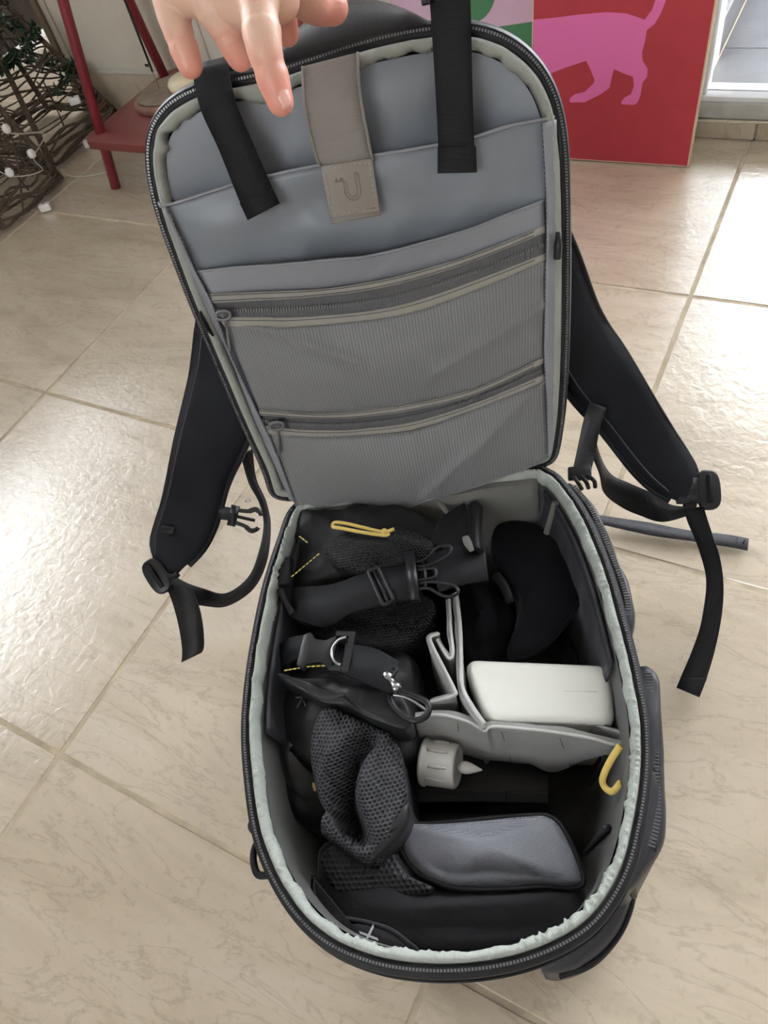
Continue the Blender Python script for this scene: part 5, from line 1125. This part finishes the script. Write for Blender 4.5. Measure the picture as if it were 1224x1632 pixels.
# ------------------------------------------------------------------ hand holding the lid
HD = [np.array(p_) for p_ in G['palm']]
items = []
def capsule(P, r):
    k_ = 80 if len(r) > 5 else 26
    P = resample(P, k_); s_ = np.linspace(0, 1, k_); rr = np.interp(s_, np.linspace(0, 1, len(r)), r)
    if k_ == 80:                                    # creases over the finger joints
        for f_ in (.455, .49, .525, .765, .795): rr = rr-.0011*np.exp(-((s_-f_)/.009)**2)
    V, F = tube_data(P, rr, 20)
    items.append((V, F))
    for e, q in ((P[0], rr[0]), (P[-1], rr[-1])): items.append(ball(e, q*.995))
def ball(c, r, n=12):
    V = []; F = []
    for i in range(1, n):
        a = math.pi*i/n
        for k in range(16): b_ = 2*math.pi*k/16; V.append(np.asarray(c)+r*np.array([math.sin(a)*math.cos(b_), math.sin(a)*math.sin(b_), math.cos(a)]))
    V.append(np.asarray(c)+np.array([0, 0, r])); V.append(np.asarray(c)-np.array([0, 0, r]))
    for i in range(n-2):
        for k in range(16): a_, b_ = i*16+k, i*16+(k+1) % 16; F.append((a_, a_+16, b_+16, b_))
    for k in range(16): F.append((len(V)-2, k, (k+1) % 16)); F.append((len(V)-1, (n-2)*16+(k+1) % 16, (n-2)*16+k))
    return V, F
fing = {k: [np.array(p_) for p_ in G[k]] for k in ('pinky', 'ring', 'middle', 'index', 'thumb')}
capsule(fing['pinky'], [.0112, .0110, .0094, .0098, .0088, .0086, .0074])
capsule(fing['ring'], [.0118, .0112, .0098, .0102, .0092, .0088, .0076])
capsule(fing['middle'], [.0130, .0130, .0116, .0104, .0108, .0094, .0092, .0074])
capsule(fing['index'], [.0130, .0128, .0120, .0100])
capsule(fing['thumb'], [.0100, .0090, .0075])
w0, w1, w2 = HD
for k, r in (('pinky', .0125), ('ring', .0135), ('middle', .014), ('index', .0135)): capsule([fing[k][0], fing[k][0]*.5+w0*.5, w1], [r, .0155, .018])
capsule([fing['thumb'][0], w0*.6+fing['index'][0]*.4, w1], [.011, .015, .017])
capsule([fing['pinky'][0], fing['ring'][0], fing['middle'][0], fing['index'][0]], [.011, .0125, .013, .012])
capsule(G['web'], [.0105, .0115, .0125, .0125, .0115])
capsule([(np.array(p_)+w0)/2 for p_ in G['web']], [.012, .014, .015, .015, .014])
capsule([w0, w1, w2, w2+(w2-w1)*2.2+np.array([0, -.05, .10])], [.019, .023, .026, .036])
V, F = join_data(items)
PR = thing('person', 'bare hand reaching down from above, fingers gripping the lid handle', 'person', tuple(w0))
hand = mesh_obj('hand', V, F, 'skin', PR)
md = hand.modifiers.new('remesh', 'REMESH'); md.mode = 'VOXEL'; md.voxel_size = .0010; md.use_smooth_shade = True
md = hand.modifiers.new('smooth', 'SMOOTH'); md.factor = .5; md.iterations = 6
# nail on the middle finger
f = fing['middle']; tip = f[-1]; d = unit(f[-1]-f[-2]); tc_ = unit(np.array(CAM_POS)-tip); sd = unit(np.cross(d, tc_)); tc2 = np.cross(sd, d)
rows = []
for t in np.linspace(-.0085, .0050, 8):
    wd = .0048*math.sqrt(max(.05, 1-max(0, (t-.001)/.005)**2)); rows.append([tip+d*t+sd*(-.0012+x*wd)+tc2*(.0077-.0026*x*x-max(0, t)*.35) for x in np.linspace(-1, 1, 7)])
sheet('fingernail', rows, .0008, 'nail', PR, flip=False)

# ------------------------------------------------------------------ red A-frame shelf with dish, candle, incense
TBL = thing('side_shelf', 'red A-frame side shelf with slim round legs by the white wall', 'shelf', tuple(RM(-.87, 1.0, 0)))
def leg(p0, p1, r=.0105): return tube('leg', [p0, p1], r, 'red', TBL, 14)
def lean(b0, z): return b0+.27*z
for a_ in (-1.139, -.612): leg(RM(a_, .835, .0), RM(a_, lean(.835, .85), .85))
for a_ in (-1.150, -.604): leg(RM(a_, 1.115, 0), RM(a_, 1.115-.09*.85, .85))
ol = [RM(-1.165, .852, .106), RM(-1.145, .826, .106), RM(-.606, .826, .106), RM(-.586, .852, .106), RM(-.586, 1.12, .106), RM(-.60, 1.143, .106), RM(-1.145, 1.143, .106), RM(-1.165, 1.12, .106)]
prism('shelf_board', ol, EZ, .016, 'shelf_red_sheen', TBL, .001)
prism('shelf_board', [p_+EZ*.62+E2*(.07 if i in (1, 2) else (.06 if i in (0, 3) else -.05)) for i, p_ in enumerate(ol)], EZ, .016, 'shelf_red_sheen', TBL, .001)
st = thing('stone_dish', 'flat greyish stone dish on the red shelf under a candle', 'dish', tuple(RM(-1.06, 1.0, .106)))
so = [RM(-1.13, 1.02, .122), RM(-1.118, .965, .122), RM(-1.085, .935, .122), RM(-1.03, .935, .122), RM(-.985, .97, .122), (RM(-.98, 1.03, .122)), RM(-1.02, 1.09, .122), RM(-1.09, 1.085, .122)]
cushion('dish_base', so, .1065, .0, .006, 'stonered', st, None, n=48, wob=.002, wobs=30)
cc = RM(-1.055, 1.005, 0); s2 = [np.array([cc[0]+(p_[0]-cc[0])*.86, cc[1]+(p_[1]-cc[1])*.86, .127]) for p_ in so]
cushion('dish_top', s2, .120, -.001, .004, 'stone', st, None, n=48, wob=.001, wobs=60)
cc = RM(-1.0, 1.018, .128); wc = thing('wax_candle', 'cream round candle with a white wick on the stone dish', 'candle', tuple(cc))
lathe('wax', [(.036, 0), (.043, .004), (.044, .012), (.038, .020), (.022, .025), (.001, .027)], cc, EZ, 'wax', wc, 32); tube('wick', [cc+EZ*.026, cc+EZ*.034-E1*.001, cc+EZ*.046-E1*.004], .0016, 'bulb', wc, 6)
ib = RM(-1.078, 1.008, .127); it_ = RM(-1.150, 1.085, .42)
ic = thing('incense_stick', 'thin black incense stick standing in the stone dish', 'incense', tuple(ib))
im = ib+(it_-ib)*.10; tube('stick_foot', [ib, im], .0011, 'ash', ic, 6); tube('stick', [im, it_], .0024, 'incense', ic, 6)

# ------------------------------------------------------------------ leaning prints
AT = .14
AV = E2*math.sin(AT)+EZ*math.cos(AT); AN = -np.cross(E1, AV); AN = AN if AN@E2 < 0 else -AN
A0 = RM(-.01, 1.055, 0)
def art(u, v, w=0.0): return A0+E1*u+AV*v+AN*w
AR = thing('art_print', 'red art board with a pink four-legged animal leaning beside the balcony door', 'picture', tuple(art(-.14, 0)))
def board(parent, u0, u1, w0, h, mat, edge):
    prism('board', [art(u0, .002, w0), art(u1, .002, w0), art(u1, h, w0), art(u0, h, w0)], AN, .016, 'artwood', parent, .0006)
    prism('print', [art(u0+.0022, .0042, w0+.0004), art(u1-.0022, .0042, w0+.0004), art(u1-.0022, h-.003, w0+.0004), art(u0+.0022, h-.003, w0+.0004)], AN, .0006, mat, parent)
board(AR, -.2745, .0035, 0.0, .42, 'artred', 1)
cat = [tuple(p_) for p_ in G['cat']]
ct = np.array(cat); ct[:, 0] = np.maximum(ct[:, 0], -.2715)
# body outline up to the tail, then close the animal off towards the hidden head
prism('animal', [art(u, v, .0007) for u, v in ct], AN, .0004, 'artpink', AR, label='pink printed animal')
A2 = thing('art_print', 'lilac and green art board leaning behind the red one', 'picture', tuple(art(-.42, 0, -.02)))
board(A2, -.545, -.262, -.020, .42, 'artlilac', 1)
prism('green_band', [art(u, v, -.0194) for u, v in ((-.542, .13), (-.40, .165), (-.345, .202), (-.2646, .211), (-.2646, .005), (-.542, .005))], AN, .0004, 'artgreen', A2)
prism('green_spot', [art(-.385+.042*math.cos(t), .262+.052*math.sin(t), -.0194) for t in np.linspace(0, 2*math.pi, 33)[:-1]], AN, .0004, 'artgreen', A2)

# ------------------------------------------------------------------ twig trees with garland
def twig_tree(ca, cb, half, hgt, label, seed, nturn, leafz):
    rnd = random.Random(seed)
    T_ = thing('twig_tree', label, 'decoration', tuple(RM(ca, cb, 0)), 'twig trees by the wall')
    apex = RM(ca, cb, hgt)
    corners = [RM(ca+sx*half, cb+sy*half, .012) for sx, sy in ((1, -1), (1, 1), (-1, 1), (-1, -1))]
    for c_ in corners:
        mid_ = (c_+apex)/2+np.array([rnd.uniform(-.006, .006) for _ in range(3)])
        tube('post', [c_, mid_, apex], [.0075, .006, .004], 'twig', T_, 7, seg=14)
    items = []
    for k in range(nturn):
        f = (k/nturn)**1.15
        for rep in range(3 if k < 3 else (2 if k % 2 else 1)):
            pts = []
            for i in range(4):
                for t in (0, .33, .66):
                    p = corners[i]*(1-t)+corners[(i+1) % 4]*t
                    ff = min(.96, max(0, f+rnd.uniform(-.018, .018)+rnd.choice((-1, 1))*.012*rep))
                    q = p*(1-ff)+apex*ff
                    out = unit(q-RM(ca, cb, q[2]))
                    pts.append(q+out*(.004+rnd.uniform(-.003, .006))*(1.6 if t else .8))
            items.append(tube_data(resample(pts, 44, True), rnd.uniform(.0014, .0026) if k > 2 else rnd.uniform(.0024, .0036), 5, True))
    for k in range(26):     # loose diagonal twigs
        i = rnd.randrange(4); f0 = rnd.uniform(0, .6); f1 = min(.95, f0+rnd.uniform(.06, .25)); t0, t1 = rnd.random(), rnd.random()
        p = (corners[i]*(1-t0)+corners[(i+1) % 4]*t0)*(1-f0)+apex*f0; q = (corners[i]*(1-t1)+corners[(i+1) % 4]*t1)*(1-f1)+apex*f1
        o_ = unit((p+q)/2-RM(ca, cb, (p+q)[2]/2)); items.append(tube_data([p+o_*.004, (p+q)/2+o_*.010, q+o_*.004], .002, 5))
    V, F = join_data(items); mesh_obj('twig_weave', V, F, 'twig', T_, kind='stuff')
    # garland of small leaves winding round
    items = []; wire = []
    for k in range(240):
        s_ = k/240; ang = s_*2*math.pi*leafz[2]+leafz[3]; f = leafz[0]+(leafz[1]-leafz[0])*s_
        i = int((ang/(math.pi/2)) % 4); t = (ang/(math.pi/2)) % 1
        p = (corners[i]*(1-t)+corners[(i+1) % 4]*t)*(1-f)+apex*f; o_ = unit(p-RM(ca, cb, p[2])); p = p+o_*.008
        if k % 6 == 0: wire.append(p)
        for _ in range(7):
            d = unit(np.array([rnd.gauss(0, 1), rnd.gauss(0, 1), rnd.gauss(0, 1)+.2])+o_*.6); sd_ = unit(np.cross(d, np.array([rnd.gauss(0, 1), rnd.gauss(0, 1), 1]))); L_ = rnd.uniform(.012, .024); W_ = L_*.22
            b0 = p+np.array([rnd.uniform(-.006, .006) for _ in range(3)]); nn = np.cross(d, sd_)
            V = [b0, b0+d*L_*.5+sd_*W_+nn*.001, b0+d*L_, b0+d*L_*.5-sd_*W_+nn*.001, b0+d*L_*.5-nn*.0012]
            items.append((V, [(0, 1, 2), (0, 2, 3), (0, 4, 1), (1, 4, 2), (2, 4, 3), (3, 4, 0)]))
    V, F = join_data(items); mesh_obj('leaf_garland', V, F, 'leafgreen', T_, 'dark green leaf garland', kind='stuff')
    tube('garland_wire', wire, .0012, 'wire', T_, 5, seg=160)
    return T_, corners, apex
t2, c2, a2 = twig_tree(-1.485, .995, .12, .40, 'brown twig pyramid with green garland, nearer the wall corner', 11, 15, (.28, .98, 3.0, .8))
t1, c1_, a1 = twig_tree(-1.39, .735, .095, .50, 'brown twig pyramid with green garland, nearer the camera at the frame edge', 5, 16, (.38, .98, 2.5, .2))
# light string lamps and small white boxes
LS = thing('light_string', 'pale wired string of small round white lamps on the twig trees', 'lights', tuple(RM(-1.28, .75, .05)))
bl = [RM(*p_) for p_ in G['bulbs']]
for p_ in bl:
    lathe('lamp_globe', [(.001, -.009), (.006, -.007), (.0088, 0), (.006, .007), (.001, .009)], p_, EZ, 'bulb', LS, 14)
tube('lamp_wire', [RM(-1.31, .70, .12), bl[2]-EZ*.008, RM(-1.24, .76, .075), bl[1]-EZ*.008, RM(-1.255, .82, .12), bl[0]-EZ*.008, RM(-1.30, .76, .2)], .0014, 'wire', LS, 5, seg=80)
tube('lamp_wire', [RM(-1.20, .885, .004), RM(-1.255, .86, .004), RM(-1.285, .845, .012), RM(-1.29, .84, .03)], .0016, 'wire', LS, 5, seg=30)
for nm, (a_, b_, z_), lab in zip(('clip',)*3, G['pack'], ('small white plastic clip at the foot of the nearer twig tree', 'small white plastic clip behind the red shelf corner', 'small white plastic clip up on the farther twig tree')):
    cl = thing('light_clip', lab, 'clip', tuple(RM(a_, b_, max(0, z_-.01))), 'white clips of the light string')
    cz = max(.009, z_)
    box('clip_body', RM(a_, b_, cz), (.024, .013, .015), 'bulb', cl, (unit(E1*.8+E2*.6), unit(E2*.8-E1*.6), EZ), .0015)
    tube('clip_pin', [RM(a_, b_, cz+.007), RM(a_, b_, cz+.0085)], .0018, 'plastic', cl, 8)
